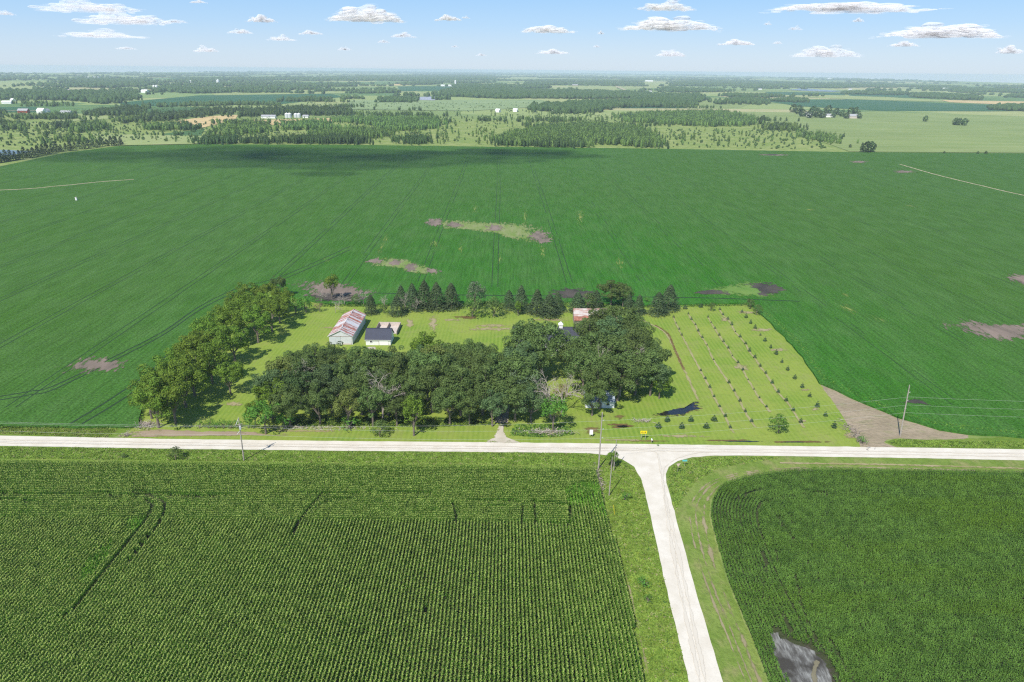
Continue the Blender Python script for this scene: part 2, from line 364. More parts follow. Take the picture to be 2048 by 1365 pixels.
# far fields (px outline, colour)
F1 = m_field('far soybeans', (.035, .105, .05), (.055, .135, .065)); F2 = m_field('far hay', (.25, .31, .11), (.32, .35, .15), (3, .4, 1), .01)
F3 = m_field('ripe wheat stubble', (.48, .36, .17), (.60, .45, .23)); F4 = m_field('striped pasture', (.175, .245, .075), (.26, .30, .12), (.25, 3, 1), .02, R(28))
F5 = m_field('pale wetland', (.19, .27, .115), (.27, .33, .16), (.5, 2, 1), .01); F6 = m_field('far corn', (.06, .13, .045), (.09, .16, .06))
far = [
 ('hay_field', F2, [(-200, 168), (140, 165), (150, 176), (0, 186), (-200, 190)]), ('bean_field', F1, [(135, 195), (240, 188), (232, 198), (130, 201)]),
 ('bean_field', F1, [(232, 206), (400, 191), (660, 188), (690, 194), (560, 209), (262, 213)]), ('hay_field', F2, [(420, 186), (690, 178), (690, 187), (430, 191)]),
 ('wheat_field', F3, [(300, 252), (330, 244), (430, 232), (476, 230), (470, 240), (395, 258)]), ('wheat_field', F3, [(495, 241), (690, 236), (650, 246), (560, 251), (500, 247)]),
 ('bean_field', F1, [(-100, 215), (72, 214), (78, 224), (-100, 225)]), ('corn_strip', F6, [(292, 218), (420, 213), (400, 224), (292, 226)]), ('corn_strip', F6, [(325, 268), (410, 258), (402, 272), (330, 276)]),
 ('hay_field', F2, [(570, 209), (720, 205), (722, 214), (575, 218)]), ('bean_field', F1, [(795, 173), (905, 173), (900, 182), (800, 183)]), ('hay_field', F2, [(800, 184), (875, 184), (870, 192), (790, 193)]),
 ('hay_field', F2, [(1085, 175), (1232, 174), (1238, 186), (1130, 182)]), ('wetland', F5, [(700, 201), (1080, 200), (1130, 211), (940, 222), (690, 219)]),
 ('hay_field', F2, [(1232, 165), (1342, 165), (1336, 176), (1240, 179)]), ('wheat_field', F3, [(1243, 210), (1340, 210), (1352, 212.5), (1243, 213)]), ('bean_field', F1, [(1243, 213.5), (1352, 213), (1382, 217), (1240, 217)]),
 ('pasture', F4, [(1410, 226), (1500, 224), (1640, 226), (1760, 223), (2048, 233), (2500, 250), (2500, 318), (2048, 306), (1700, 303.5), (1600, 268), (1500, 240)]),
 ('bean_field', F1, [(1520, 201), (1700, 199), (1900, 207), (2010, 211), (2100, 222), (1980, 223), (1760, 222), (1600, 213)]),
 ('wheat_field', F3, [(1880, 200), (1960, 202), (2200, 206), (2200, 211), (2000, 209), (1900, 205)]), ('hay_field', F2, [(1570, 193), (1700, 192), (1880, 200), (1890, 204), (1700, 199)]),
 ('hay_field', F2, [(1740, 178), (1850, 178), (1925, 186), (1820, 188)]), ('bean_field', F1, [(1530, 184), (1690, 186), (1690, 191), (1540, 190)]),
 ('pasture', F4, [(1370, 193), (1440, 196), (1510, 205), (1480, 216), (1400, 214)]), ('bean_field', F1, [(1690, 186), (1840, 189), (1990, 199), (1860, 197), (1700, 192)]),
 ('hay_field', F2, [(1000, 150.5), (1240, 152), (1240, 157), (1010, 158)]), ('hay_field', F2, [(150, 158), (300, 160), (290, 166), (140, 163)]), ('hay_field', F2, [(300, 164), (440, 162), (460, 168), (300, 172)]),
 ('hay_field', F2, [(1990, 176), (2200, 180), (2200, 186), (2000, 184)]), ('wheat_field', F3, [(840, 170), (780, 168), (790, 171)]), ('bean_field', F1, [(340, 156), (520, 155), (520, 160), (350, 161)]),
 ('hay_field', F2, [(1180, 225), (1400, 226), (1420, 232), (1200, 236)]), ('hay_field', F2, [(60, 232), (200, 226), (250, 236), (120, 244)]), ('meadow', F2, [(180, 268), (400, 272), (560, 284), (390, 288), (240, 291), (200, 284)]),
]
for i, (nm, mt, pts) in enumerate(far):
    sheet(nm, pts, .10+.12*(i % 7), mt, step=60)

# ponds and pale tracks in the distance
def m_water(name, c, rough=.08):
    t = NT(name); n = t.noise(t.pos(), .8, 3); return t.done(t.bsdf(t.mix(t.ramp(n, .4, .6), c, tuple(x*1.5 for x in c)), rough, spec=.5))
M['pond'] = m_water('still pond', (.10, .12, .12), .25)
sheet('pond', [(-60, 299), (20, 300.5), (44, 302), (70, 303), (40, 308), (0, 312), (-80, 312)], .3, M['pond'], step=10, jit=1.0)
sheet('river', [(1575, 180), (1600, 178), (1592, 176.3), (1612, 177), (1650, 180.5), (1685, 182.5), (1668, 184), (1620, 182.5)], 1.4, M['pond'], step=40, jit=3)
sheet('flooded_meadow', [(818, 195), (868, 193.5), (880, 198), (868, 201), (828, 200)], 1.4, m_water('shallow flood', (.26, .27, .30), .6), step=20, jit=3)
M['track'] = m_plain('worn field lane', (.40, .34, .22), .95, .25, .4)
for pts, wd in (([(-300, 384), (0, 380.5), (120, 372), (200, 364), (268, 359)], 2.2), ([(1800, 329), (1870, 349), (1960, 371), (2048, 391), (2300, 440)], 2.0), ([(1230, 172), (1262, 184), (1300, 188)], 18), ([(-100, 221.5), (75, 221)], 10)):
    strip('field_lane', pts, wd, .80 if wd < 5 else 1.5, M['track'], jit=.25)

# tramlines in the soybeans
M['tram'] = m_plain('shaded wheel gap soil', (.020, .045, .018), .95, .3)  # soil strips atop the canopy, crop gap shadow painted into their dark colour
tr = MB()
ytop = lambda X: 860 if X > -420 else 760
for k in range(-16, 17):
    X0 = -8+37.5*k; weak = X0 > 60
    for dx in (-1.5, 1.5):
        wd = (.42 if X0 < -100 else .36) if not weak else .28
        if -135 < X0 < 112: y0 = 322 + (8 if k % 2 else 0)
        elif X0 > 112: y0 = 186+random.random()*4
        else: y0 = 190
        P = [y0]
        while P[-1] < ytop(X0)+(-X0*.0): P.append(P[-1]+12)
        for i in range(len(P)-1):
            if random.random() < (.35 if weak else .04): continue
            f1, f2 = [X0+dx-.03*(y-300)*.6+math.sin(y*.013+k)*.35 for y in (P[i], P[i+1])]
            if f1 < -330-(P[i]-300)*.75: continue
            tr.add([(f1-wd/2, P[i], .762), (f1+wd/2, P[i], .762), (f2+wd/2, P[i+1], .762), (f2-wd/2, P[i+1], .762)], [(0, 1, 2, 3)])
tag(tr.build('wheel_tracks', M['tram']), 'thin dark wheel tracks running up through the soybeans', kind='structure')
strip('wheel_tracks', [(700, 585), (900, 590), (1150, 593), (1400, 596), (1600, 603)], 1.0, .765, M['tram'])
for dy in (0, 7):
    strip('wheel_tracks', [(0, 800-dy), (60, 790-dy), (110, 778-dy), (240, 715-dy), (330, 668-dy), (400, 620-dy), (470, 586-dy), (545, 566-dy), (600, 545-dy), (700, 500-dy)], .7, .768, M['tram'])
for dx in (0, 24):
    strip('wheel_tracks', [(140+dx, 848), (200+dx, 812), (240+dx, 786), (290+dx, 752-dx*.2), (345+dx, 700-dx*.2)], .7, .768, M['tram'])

# soil patches among the soybeans
M['bare'] = m_patch('bare grey-brown soil', (.15, .12, .095), (.235, .18, .145), .75, .45, gain=1.9, aniso=(1.3, .45, 1))
M['wet'] = m_patch('wet black soil', (.050, .045, .04), (.10, .085, .07), .6, .4, gain=2.0, aniso=(.7, .7, 1))
M['yellow'] = m_patch('thin yellowing beans', (.15, .22, .05), (.23, .25, .11), .5, .5, gain=1.9, aniso=(1.2, .35, 1))
M['lime'] = m_patch('weedy bright green', (.10, .20, .035), (.14, .23, .05), .6, .35, gain=1.9)
Z = .79
def blob(x, y, rx, ry, mat, name='soil_patch', z=Z, label=None, rot=0, n=14, seed=0, step=1.5):
    r = np.random.default_rng(int(x*7+y)+seed); pts = []
    for i in range(n):
        a = 2*math.pi*i/n; k = 1+r.normal(0, .13); dx = math.cos(a)*rx*k; dy = math.sin(a)*ry*k
        pts.append((x+dx*math.cos(rot)-dy*math.sin(rot), y+dx*math.sin(rot)+dy*math.cos(rot)))
    return patch(name, pts, z, mat, label, step=step)
patch('soil_patch', [(845, 442), (870, 436), (930, 440), (1010, 444), (1080, 450), (1100, 462), (1112, 478), (1090, 490), (1040, 484), (990, 470), (930, 460), (880, 458)], Z, M['yellow'], 'long yellowish washed-out patch in the middle of the soybeans')
for a in ((868, 446, 26, 12), (908, 450, 22, 8), (990, 458, 24, 10), (1078, 472, 28, 15), (1090, 482, 25, 8)): blob(*a, M['bare'], z=Z+.02)
patch('soil_patch', [(728, 522), (760, 513), (810, 517), (850, 530), (885, 540), (870, 552), (830, 548), (780, 535), (740, 532)], Z, M['yellow'])
for a in ((752, 522, 24, 8), (790, 524, 22, 11), (820, 534, 20, 12), (866, 542, 22, 8)): blob(*a, M['bare'], z=Z+.02)
patch('soil_patch', [(560, 566), (610, 556), (680, 560), (740, 570), (775, 588), (765, 603), (700, 606), (630, 604), (590, 596), (580, 580)], Z, M['bare'], 'broad grey-brown bare patch behind the back row of trees')
patch('soil_patch', [(590, 592), (650, 584), (720, 588), (765, 598), (700, 606), (630, 604)], Z+.02, M['wet'])
patch('soil_patch', [(1085, 584), (1120, 574), (1170, 576), (1210, 582), (1200, 600), (1130, 602)], Z, M['wet'])
patch('soil_patch', [(1380, 580), (1440, 570), (1500, 560), (1550, 566), (1585, 578), (1570, 598), (1500, 600), (1420, 592)], Z, M['lime'])
patch('soil_patch', [(1478, 566), (1520, 561), (1560, 567), (1576, 580), (1560, 594), (1515, 597), (1512, 582)], Z+.02, M['wet'], 'dark wet hook-shaped soil patch beyond the orchard corner')
patch('soil_patch', [(1370, 585), (1420, 577), (1470, 584), (1480, 590), (1400, 591)], Z+.02, M['wet'])
patch('soil_patch', [(108, 734), (150, 712), (210, 708), (262, 720), (280, 738), (240, 746), (160, 750), (120, 747)], Z, M['bare'], 'bare brown patch in the soybeans left of the grove')
patch('soil_patch', [(1866, 640), (1920, 634), (1980, 645), (2070, 642), (2120, 668), (2080, 690), (1990, 692), (1930, 676), (1880, 656)], Z, M['bare'], 'large purplish bare patch at the right edge of the soybeans')
patch('soil_patch', [(1988, 550), (2030, 544), (2090, 552), (2100, 575), (2040, 574), (2005, 560)], Z, M['bare'])
for a in ((1548, 310, 44, 2.6), (1718, 324, 24, 3.2), (1810, 344, 30, 3.6)): blob(*a, M['bare'], step=6)
for a in ((1545, 309.5, 16, 1.2), ): blob(*a, M['wet'], step=4, z=Z+.03)
m_streak = m_patch('yellow streaks', (.12, .22, .04), (.24, .27, .07), 1.15, .9, gain=1.3, aniso=(1.6, .16, 1))
for a in ((765, 490, 12, 45, .5), (920, 500, 12, 30, .15), (1085, 505, 22, 30, 0), (1050, 440, 10, 45, 0), (950, 420, 16, 20, .2), (1000, 520, 10, 32, .05), (1240, 530, 20, 30, -.3), (652, 520, 14, 10, .3), (870, 490, 22, 20, .2), (1160, 440, 20, 40, 0), (1700, 620, 60, 14, .4), (1760, 640, 50, 12, .3), (1690, 590, 30, 8, .5), (1620, 420, 30, 5, 0), (1820, 412, 30, 3, .1)):
    patch('soil_patch', [(a[0]+math.cos(t)*a[2]*math.cos(a[4])-math.sin(t)*a[3]*math.sin(a[4]), a[1]+math.sin(t)*a[3]+math.cos(t)*a[2]*math.sin(a[4])) for t in np.linspace(0, 2*math.pi, 13)[:-1]], Z-.01, m_streak)
patch('soil_patch', [(1795, 806), (1830, 794), (1850, 800), (1870, 812), (1840, 808)], Z, M['wet'])
# fringe of weeds at the field edge
M['fringe'] = m_leaf('weedy fringe leaf', (.09, .19, .02), (.15, .27, .04))

# ------------------------------------------------------------ lawn details
ZL = .05
M['mud'] = m_patch('muddy brown grass', (.12, .075, .03), (.17, .13, .05), .7, .6, gain=1.7, aniso=(.5, 1.2, 1))
M['dry'] = m_patch('dry tan grass', (.27, .235, .11), (.33, .28, .16), .85, .5, gain=1.6, aniso=(1, .8, 1))
M['dry2'] = m_patch('sprayed strip', (.27, .255, .11), (.33, .295, .15), .62, .9, gain=1.5, aniso=(1, .4, 1))
t_ = NT('shallow rain water'); n_ = t_.noise(t_.pos(), .9, 4)
at_ = t_.node('ShaderNodeAttribute', {'attribute_name': 'rim'})
al_ = t_.ramp(t_.math('ADD', t_.math('MULTIPLY', t_.math('SUBTRACT', 1.0, at_.outputs['Fac']), 1.7), t_.math('MULTIPLY', t_.math('SUBTRACT', n_, .5), 1.6)), .45, .8)
b_ = t_.bsdf((.012, .013, .016), .07, spec=.6); tr_ = t_.node('ShaderNodeBsdfTransparent'); mx_ = t_.node('ShaderNodeMixShader', _0=al_); t_.l.new(tr_.outputs[0], mx_.inputs[1]); t_.l.new(b_, mx_.inputs[2])
M['puddle'] = t_.done(mx_.outputs[0])
pud = [(1288, 832), (1310, 826), (1350, 816), (1385, 810), (1398, 797), (1408, 797), (1418, 815), (1405, 822), (1385, 826), (1372, 836), (1335, 836), (1300, 838)]
patch('muddy_ground', [(x, y) for x, y in pud], ZL, M['mud'], step=.8)
patch('puddle', [(x+(2 if x < 1350 else -2), y+(1 if y < 820 else -1)) for x, y in pud], ZL+.02, M['puddle'], 'dark rain puddle lying on the lawn beside the orchard', step=.8)
for a in ((1240, 852, 38, 7), (1240, 834, 14, 6), (1185, 862, 24, 11), (1600, 884, 110, 2.8), (1450, 881, 60, 2.2), (1290, 882, 60, 2.5)): blob(*a, M['mud'], 'muddy_ground', ZL, step=.8)
for a in ((1245, 853, 18, 3.5), (1485, 883, 58, 1.6), (1585, 884.5, 45, 1.3)): blob(*a, M['puddle'], 'puddle', ZL+.03, step=.8)
patch('bare_strip', [(214, 876), (262, 858), (300, 857), (400, 862), (480, 862), (560, 866), (600, 872), (500, 872), (360, 873), (240, 877)], ZL+.004, m_patch('bare pinkish bank', (.27, .20, .14), (.34, .27, .18), .45, .4, gain=2.2, aniso=(.5, 1.2, 1)), 'bare tan bank between the left grove and the road', step=1)
for a in ((340, 868, 90, 8), (400, 868, 100, 7), (620, 862, 130, 4), (470, 808, 38, 7), (660, 655, 26, 3), (820, 648, 14, 14), (865, 650, 14, 26), (905, 640, 40, 4), (990, 652, 60, 6), (980, 658, 80, 5), (1100, 640, 60, 4), (1490, 625, 30, 4), (1450, 640, 16, 8), (1520, 600+60, 40, 6), (1610, 780, 18, 4), (1630, 818, 16, 5), (1610, 842, 14, 4), (1480, 735, 30, 10), (1560, 700, 30, 5), (1100, 868, 26, 10), (1240, 880, 80, 3), (1350, 872, 90, 4), (1700, 872, 20, 12)): blob(*a, M['dry'], 'worn_grass', ZL-.005, step=1.2)
blob(935, 635, 38, 5, M['mud'], 'muddy_ground', ZL+.01, step=1)
# orchard rows
O = lambda x, y: (1300+x/3.657, 560+y/3.657)
rows = [
 [(172,268),(190,311),(213,356),(232,399),(371,659),(404,718),(437,783),(468,849),(508,922),(550,994),(586,1076)],
 [(280,244),(303,284),(332,323),(352,369),(382,417),(417,472),(465,578),(577,748),(615,808),(657,882),(697,960),(742,1032)],
 [(424,267),(447,307),(474,350),(506,400),(537,446),(572,494),(602,549),(643,600),(678,654),(717,724),(760,795),(800,858),(851,924)],
 [(510,212),(533,250),(569,283),(597,323),(624,374),(658,412),(698,463),(727,516),(766,565),(805,627),(846,679),(893,750),(937,817),(995,880),(1047,951),(1101,1037)],
 [(672,231),(702,269),(735,311),(768,348),(807,399),(840,441),(882,490),(922,537),(964,597),(1006,653),(1058,716),(1112,780),(1167,848),(1222,921),(1282,989),(1345,1074)]]
for k, rw in enumerate(rows[:4]):
    a = O(*rw[0]); b = O(*rw[-1]); mid = [O(*p) for p in rw[1:-1]]
    ext = [(p[0], p[1]+2) for p in [a]+mid+[b]]
    strip('sprayed_strip', ext + [(b[0]+8, b[1]+12)], 1.3, ZL, M['dry2'])
strip('worn_track', [(1270, 634), (1300, 648), (1328, 664), (1345, 690), (1362, 726), (1380, 765), (1396, 800)], 1.6, ZL, M['dry2'], 'worn wheel track curving across the lawn')
strip('worn_track', [(1310, 650), (1336, 668), (1350, 700), (1368, 740)], 1.4, ZL+.004, M['mud'])
# verge tracks by the side road
M['tan'] = m_patch('bare tan verge', (.24, .205, .115), (.30, .255, .15), .85, .35, gain=1.1, aniso=(1, .35, 1))
for off, wd in ((0, 1.6), (-16, 1.2), (-28, .9)):
    strip('worn_track', [(1640+off, 940+off*.2), (1520+off, 947+off*.1), (1455+off, 962), (1425+off, 985), (1408+off, 1020), (1415+off, 1080), (1440+off, 1165), (1480+off, 1265), (1520+off, 1365), (1580+off, 1500)], wd, .06, M['tan'])
strip('worn_track', [(1640, 934), (1800, 937), (2048, 944), (2300, 950)], 1.5, .06, M['tan'])
strip('worn_track', [(1560, 926), (1800, 930), (2048, 937), (2300, 942)], 1.5, .06, M['dry'])
strip('worn_track', [(1195, 950), (1215, 1020), (1240, 1110), (1262, 1190), (1300, 1365)], .8, .06, M['tan'])
patch('worn_track', [(968, 886), (986, 876), (994, 860), (999, 846), (1008, 846), (1007, 862), (1016, 876), (1045, 887)], .055, m_patch('driveway gravel', (.44, .39, .30), (.52, .47, .38), .2, .9, gain=2.2), 'gravel driveway entering the oak grove', step=.7)
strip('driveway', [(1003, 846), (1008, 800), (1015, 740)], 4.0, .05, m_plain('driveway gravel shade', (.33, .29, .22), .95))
strip('tyre_marks', [(700, 890), (900, 892), (1200, 897), (1300, 901), (1320, 930), (1345, 1100), (1400, 1365)], 1.1, .08, m_patch('tyre smoothed stone', (.56, .505, .415), (.60, .55, .46), .62, .5, gain=1.3, aniso=(.3, .3, 1)))
strip('tyre_marks', [(1450, 902), (1380, 908), (1335, 930), (1325, 960), (1355, 1100), (1412, 1365)], 1.1, .08, bpy.data.materials['tyre smoothed stone'])
strip('tyre_marks', [(0, 879), (500, 887), (1000, 893), (1500, 899), (2048, 907)], 1.1, .08, bpy.data.materials['tyre smoothed stone'])
strip('tyre_marks', [(0, 885), (500, 892), (1000, 898), (1500, 904), (2048, 913)], 1.1, .08, bpy.data.materials['tyre smoothed stone'])

# ============================================================ buildings
def m_metal(name, base, rust=None, amt=0.0, axis=0, pitch=.9, rough=.45, metal=.3):
    t = NT(name); o = t.obj(); sx = t.node('ShaderNodeSeparateXYZ'); t.l.new(o, sx.inputs[0])
    wv = t.math('SINE', t.math('MULTIPLY', sx.outputs[axis], 2*math.pi/.3)); n = t.noise(o, .8, 4)
    c = t.mix(t.ramp(n, .35, .65), tuple(x*.88 for x in base), base)
    if rust:
        pan = t.math('FLOOR', t.math('DIVIDE', sx.outputs[axis], pitch)); wn = t.node('ShaderNodeTexWhiteNoise', {'noise_dimensions': '1D'}); t.l.new(pan, wn.inputs['W'])
        n2 = t.noise(t.scale(o, (1.3, .35, 1) if axis == 0 else (.35, 1.3, 1)), .9, 4, .6)
        v = t.math('ADD', t.math('MULTIPLY', wn.outputs[0], .45), n2)
        c = t.mix(t.ramp(v, 1.0-amt-.1, 1.0-amt+.12), c, t.mix(t.ramp(n, .4, .6), rust, tuple(x*1.5 for x in rust)))
    return t.done(t.bsdf(c, rough, t.bump(wv, .35, .04), spec=.4, metal=metal))
M['steel_wall'] = m_metal('galvanised wall sheet', (.62, .63, .65), None, 0, 0, metal=.1, rough=.6)
M['steel_wall_y'] = m_metal('galvanised side sheet', (.54, .57, .60), None, 0, 1, metal=.1, rough=.6)
M['rust_roof'] = m_metal('rusted tin roof', (.66, .64, .63), (.33, .12, .08), .30, 1, metal=.1, rough=.6)
M['rust_roof2'] = m_metal('heavily rusted tin roof', (.52, .47, .44), (.25, .105, .07), .40, 0, metal=.1, rough=.65)
M['navy'] = m_metal('dark blue metal roof', (.022, .028, .055), None, 0, 0, rough=.55, metal=0)
M['slate'] = m_plain('dark grey shingles', (.055, .058, .075), .85, .2, 6)
M['white'] = m_plain('white painted boards', (.74, .74, .72), .7, .05)
M['tin'] = m_metal('pale blue tin roof', (.40, .47, .54), None, 0, 0, rough=.5, metal=.1)
M['darkgap'] = m_plain('dark opening', (.02, .02, .022), .9, .1); M['glass'] = m_plain('window glass', (.03, .035, .045), .1, .1, spec=.6)
M['wood'] = m_plain('weathered wood', (.30, .25, .21), .9, .25); M['concrete'] = m_plain('old concrete', (.52, .45, .40), .95, .15)
M['pole'] = m_plain('weathered pole wood', (.36, .32, .28), .9, .2); M['wire'] = m_plain('aluminium wire', (.46, .48, .44), .6, .05)
M['red'] = m_plain('barn red paint', (.30, .05, .04), .8, .15); M['greyroof'] = m_plain('grey far roof', (.35, .35, .36), .7, .1); M['farwhite'] = m_plain('white far siding', (.80, .80, .78), .7, .04)

def gable(root, W, L, eave, ridge, wall, roof, over=.4, th=.14, wall_name='wall', roof_name='roof'):
    """ridge along local y, centred on the root, ground at z 0"""
    m = MB(); w, l = W/2, L/2
    v = [(-w, -l, 0), (w, -l, 0), (w, -l, eave), (0, -l, ridge), (-w, -l, eave), (-w, l, 0), (w, l, 0), (w, l, eave), (0, l, ridge), (-w, l, eave)]
    m.add(v, [(0, 1, 2, 3, 4), (9, 8, 7, 6, 5), (1, 6, 7, 2), (5, 0, 4, 9)])
    wo = m.build(wall_name, wall, root)
    m = MB(); sl = (ridge-eave)/w; ex = w+over; ez = ridge-sl*ex
    for s in (-1, 1):
        a = [(0, -l-over, ridge+.03), (s*ex, -l-over, ez+.03), (s*ex, l+over, ez+.03), (0, l+over, ridge+.03)]
        b = [(x, y, z+th) for x, y, z in a]; q = [(0, 1, 2, 3), (7, 6, 5, 4), (0, 4, 5, 1), (1, 5, 6, 2), (2, 6, 7, 3)]
        m.add(a+b, q if s > 0 else [t[::-1] for t in q])
    m.box(-.12, .12, -l-over, l+over, ridge+.03+th-.06, ridge+.03+th+.06)
    return wo, m.build(roof_name, roof, root)
def part(name, root, x0, x1, y0, y1, z0, z1, mat, label=None):
    m = MB(); m.box(x0, x1, y0, y1, z0, z1); o = m.build(name, mat, root)
    if label: o['label'] = label
    if name == 'window' and y1-y0 < .5 or name == 'window' and x1-x0 < .5:
        m = MB(); ax = 0 if x1-x0 < .5 else 1; c0, c1 = ((y0, y1) if ax == 0 else (x0, x1)); f0, f1 = ((x0, x1) if ax == 0 else (y0, y1)); sg_ = -1 if f0+f1 < 0 else 1; g0, g1 = (f0-.03, f1-.005) if sg_ < 0 else (f0+.005, f1+.03)
        for a0, a1, b0, b1 in ((c0-.12, c1+.12, z1+.002, z1+.12), (c0-.12, c1+.12, z0-.12, z0-.002), (c0-.12, c0-.002, z0, z1), (c1+.002, c1+.12, z0, z1)):
            m.box(*((g0, g1, a0, a1) if ax == 0 else (a0, a1, g0, g1)), b0, b1)
        m.build('frame', M['farwhite'], o)
    return o

# steel pole barn
a = G(659, 690); b = G(705.5, 689); e = G(728, 663)
W_ = np.linalg.norm(b-a); L_ = 25.0; ctr = (a+b)/2+np.array([0, L_/2, 0])
sb = empty('steel_barn', (ctr[0], ctr[1], 0)); tag(sb, 'grey steel barn with a badly rusted tin gable roof', 'barn')
sbr = gable(sb, W_, L_, 3.6, 5.8, M['steel_wall'], M['rust_roof'])
part('sliding_door', sb, .3, W_/2-.25, -L_/2-.12, -L_/2-.02, .1, 3.3, M['steel_wall']); part('sliding_door', sb, -W_/2+.4, -.1, -L_/2-.10, -L_/2-.02, .1, 3.3, M['steel_wall_y'])
part('door_rail', sb, -W_/2+.2, W_/2-.1, -L_/2-.16, -L_/2-.02, 3.36, 3.5, M['wood']); part('corner_trim', sb, W_/2-.1, W_/2+.06, -L_/2-.06, -L_/2+.1, 0, 3.5, M['white'])
part('side_cladding', sb, W_/2+.01, W_/2+.05, -L_/2+.12, L_/2, .1, 3.5, M['steel_wall_y']); part('sill', sb, .4, W_/2-.3, -L_/2-.2, -L_/2-.13, .05, .55, M['concrete'])

for s_ in (-1, 1): part('gutter', sb, s_*(W_/2+.42)-.07, s_*(W_/2+.42)+.07, -L_/2-.3, L_/2+.3, 3.24, 3.36, M['farwhite'])
for yv in (-8, 0, 8): part('roof_vent', sb, -.22, .22, yv-.22, yv+.22, 6.04, 6.5, M['steel_wall_y'])
# white barn with navy roof
a = G(731, 690); b = G(779.5, 692); cx, cy = (a+b)[:2]/2; W_ = np.linalg.norm(b-a)
wb = empty('white_barn', (cx+.3, cy+3.6, 0), R(90)-R(1)); tag(wb, 'small white barn with a dark blue metal roof', 'barn')
gable(wb, 7.2, W_, 2.6, 5.6, M['white'], M['navy'], .35)
yy = -3.6
part('window', wb, -3.72, -3.61, 2.4, 3.1, 1.2, 2.0, M['darkgap']); part('gutter', wb, -4.05, -3.93, -W_/2-.3, W_/2+.3, 2.2, 2.32, M['farwhite']); part('foundation', wb, -3.66, -3.602, -W_/2, -4.0, 0, .35, M['concrete']); part('sliding_door', wb, -3.70, -3.61, -3.9, -.4, .1, 2.3, M['farwhite']); part('door_post', wb, -3.76, -3.61, -.36, -.22, .1, 2.4, M['wood'])
part('window', wb, -.35, .35, -W_/2-.08, -W_/2-.005, 1.2, 2.1, M['glass'])
wb.rotation_euler = (0, 0, R(90))
wb.rotation_euler = (0, 0, -R(90)+R(180))
# livestock pens of low concrete walls
a = G(752, 664)[:2]; b = G(797, 664)[:2]
pn = empty('livestock_pen', ((a[0]+b[0])/2, a[1]+1.5, 0)); tag(pn, 'roofless livestock pens of low pale walls behind the white barn', 'pen')
hw = (b[0]-a[0])/2
part('wall', pn, -hw, hw, 5.4, 5.6, 0, 1.7, M['concrete']); part('wall', pn, -hw, -hw+.2, -4, 5.39, 0, 1.65, M['wood']); part('wall', pn, hw-.2, hw, -5, 5.39, 0, 1.65, M['wood']); part('wall', pn, -.3, -.1, -3, 5.39, 0, 1.6, M['wood'])
part('floor', pn, -hw+.22, hw-.22, -3.5, 5.38, .05, .12, M['concrete'])

# farm house
hc = G(1096, 692)
hs_ = empty('farm_house', (hc[0], hc[1]+1, 0), R(90)); tag(hs_, 'farm house with a long dark roof half hidden by oaks', 'house')
gable(hs_, 11, 27, 3.6, 7.4, M['white'], M['slate'], .5)
wg = MB()
# cross gable towards the road
w, l0, l1, ev, rg = 4.2, 5.4, 11.5, 3.4, 6.6
fy = 2.5-6.3
wg.add([(-l1, fy-w, 0), (-l1, fy+w, 0), (-l1, fy+w, ev), (-l1, fy, rg), (-l1, fy-w, ev), (-l0, fy-w, 0), (-l0, fy+w, 0), (-l0, fy+w, ev), (-l0, fy, rg), (-l0, fy-w, ev)], [(4, 3, 2, 1, 0), (1, 2, 7, 6), (0, 5, 9, 4)])
wg.build('porch_wing_wall', M['white'], hs_)
wr = MB()
for s in (-1, 1):
    a_ = [(-l1-.5, fy, rg+.05), (-l1-.5, fy+s*(w+.4), ev-.25), (-1.5, fy+s*(w+.4), ev-.25+.02), (-1.5, fy, rg+.05)]
    b_ = [(x, y, z+.15) for x, y, z in a_]; q = [(0, 1, 2, 3), (7, 6, 5, 4), (0, 4, 5, 1), (1, 5, 6, 2)]
    wr.add(a_+b_, [t[::-1] for t in q] if s > 0 else q)
wr.build('porch_wing_roof', M['slate'], hs_)
part('brick_front', hs_, -l1-.06, -l1-.005, fy-2.2, fy+2.2, .2, 2.3, M['red'])
for yq in (-9.5, -5, 7.5, 11): wn_ = part('window', hs_, -5.58, -5.505, yq-.6, yq+.6, 1, 2.4, M['glass'])
for yq in (fy-1.2, fy+1.2): part('window', hs_, -l1-.10, -l1-.062, yq-.4, yq+.4, 1, 2.2, M['glass'])
cup = part('cupola', hs_, -.75, .75, -5.5, -4.0, 7.2, 8.7, M['white']); part('chimney', hs_, 1.2, 2.0, 6.5, 7.3, 6.0, 8.3, M['white'])
cq = MB(); cq.add([(-.95, -5.7, 8.7), (.95, -5.7, 8.7), (.95, -3.8, 8.7), (-.95, -3.8, 8.7), (0, -4.75, 9.8)], [(3, 2, 1, 0), (0, 1, 4), (1, 2, 4), (2, 3, 4), (3, 0, 4)]); cq.build('cupola_roof', M['farwhite'], cup)

# back barn with rusty roof
bc = G(1188, 650)
bb = empty('rusty_barn', (bc[0]+1, bc[1]+2, 0), R(90)); tag(bb, 'barn with a red-brown rusty roof behind the great oaks', 'barn')
gable(bb, 10, 19, 3.2, 6.4, M['wood'], M['rust_roof2'], .4)
part('door', bb, -5.08, -5.005, -2, 2, .1, 2.9, M['farwhite'])
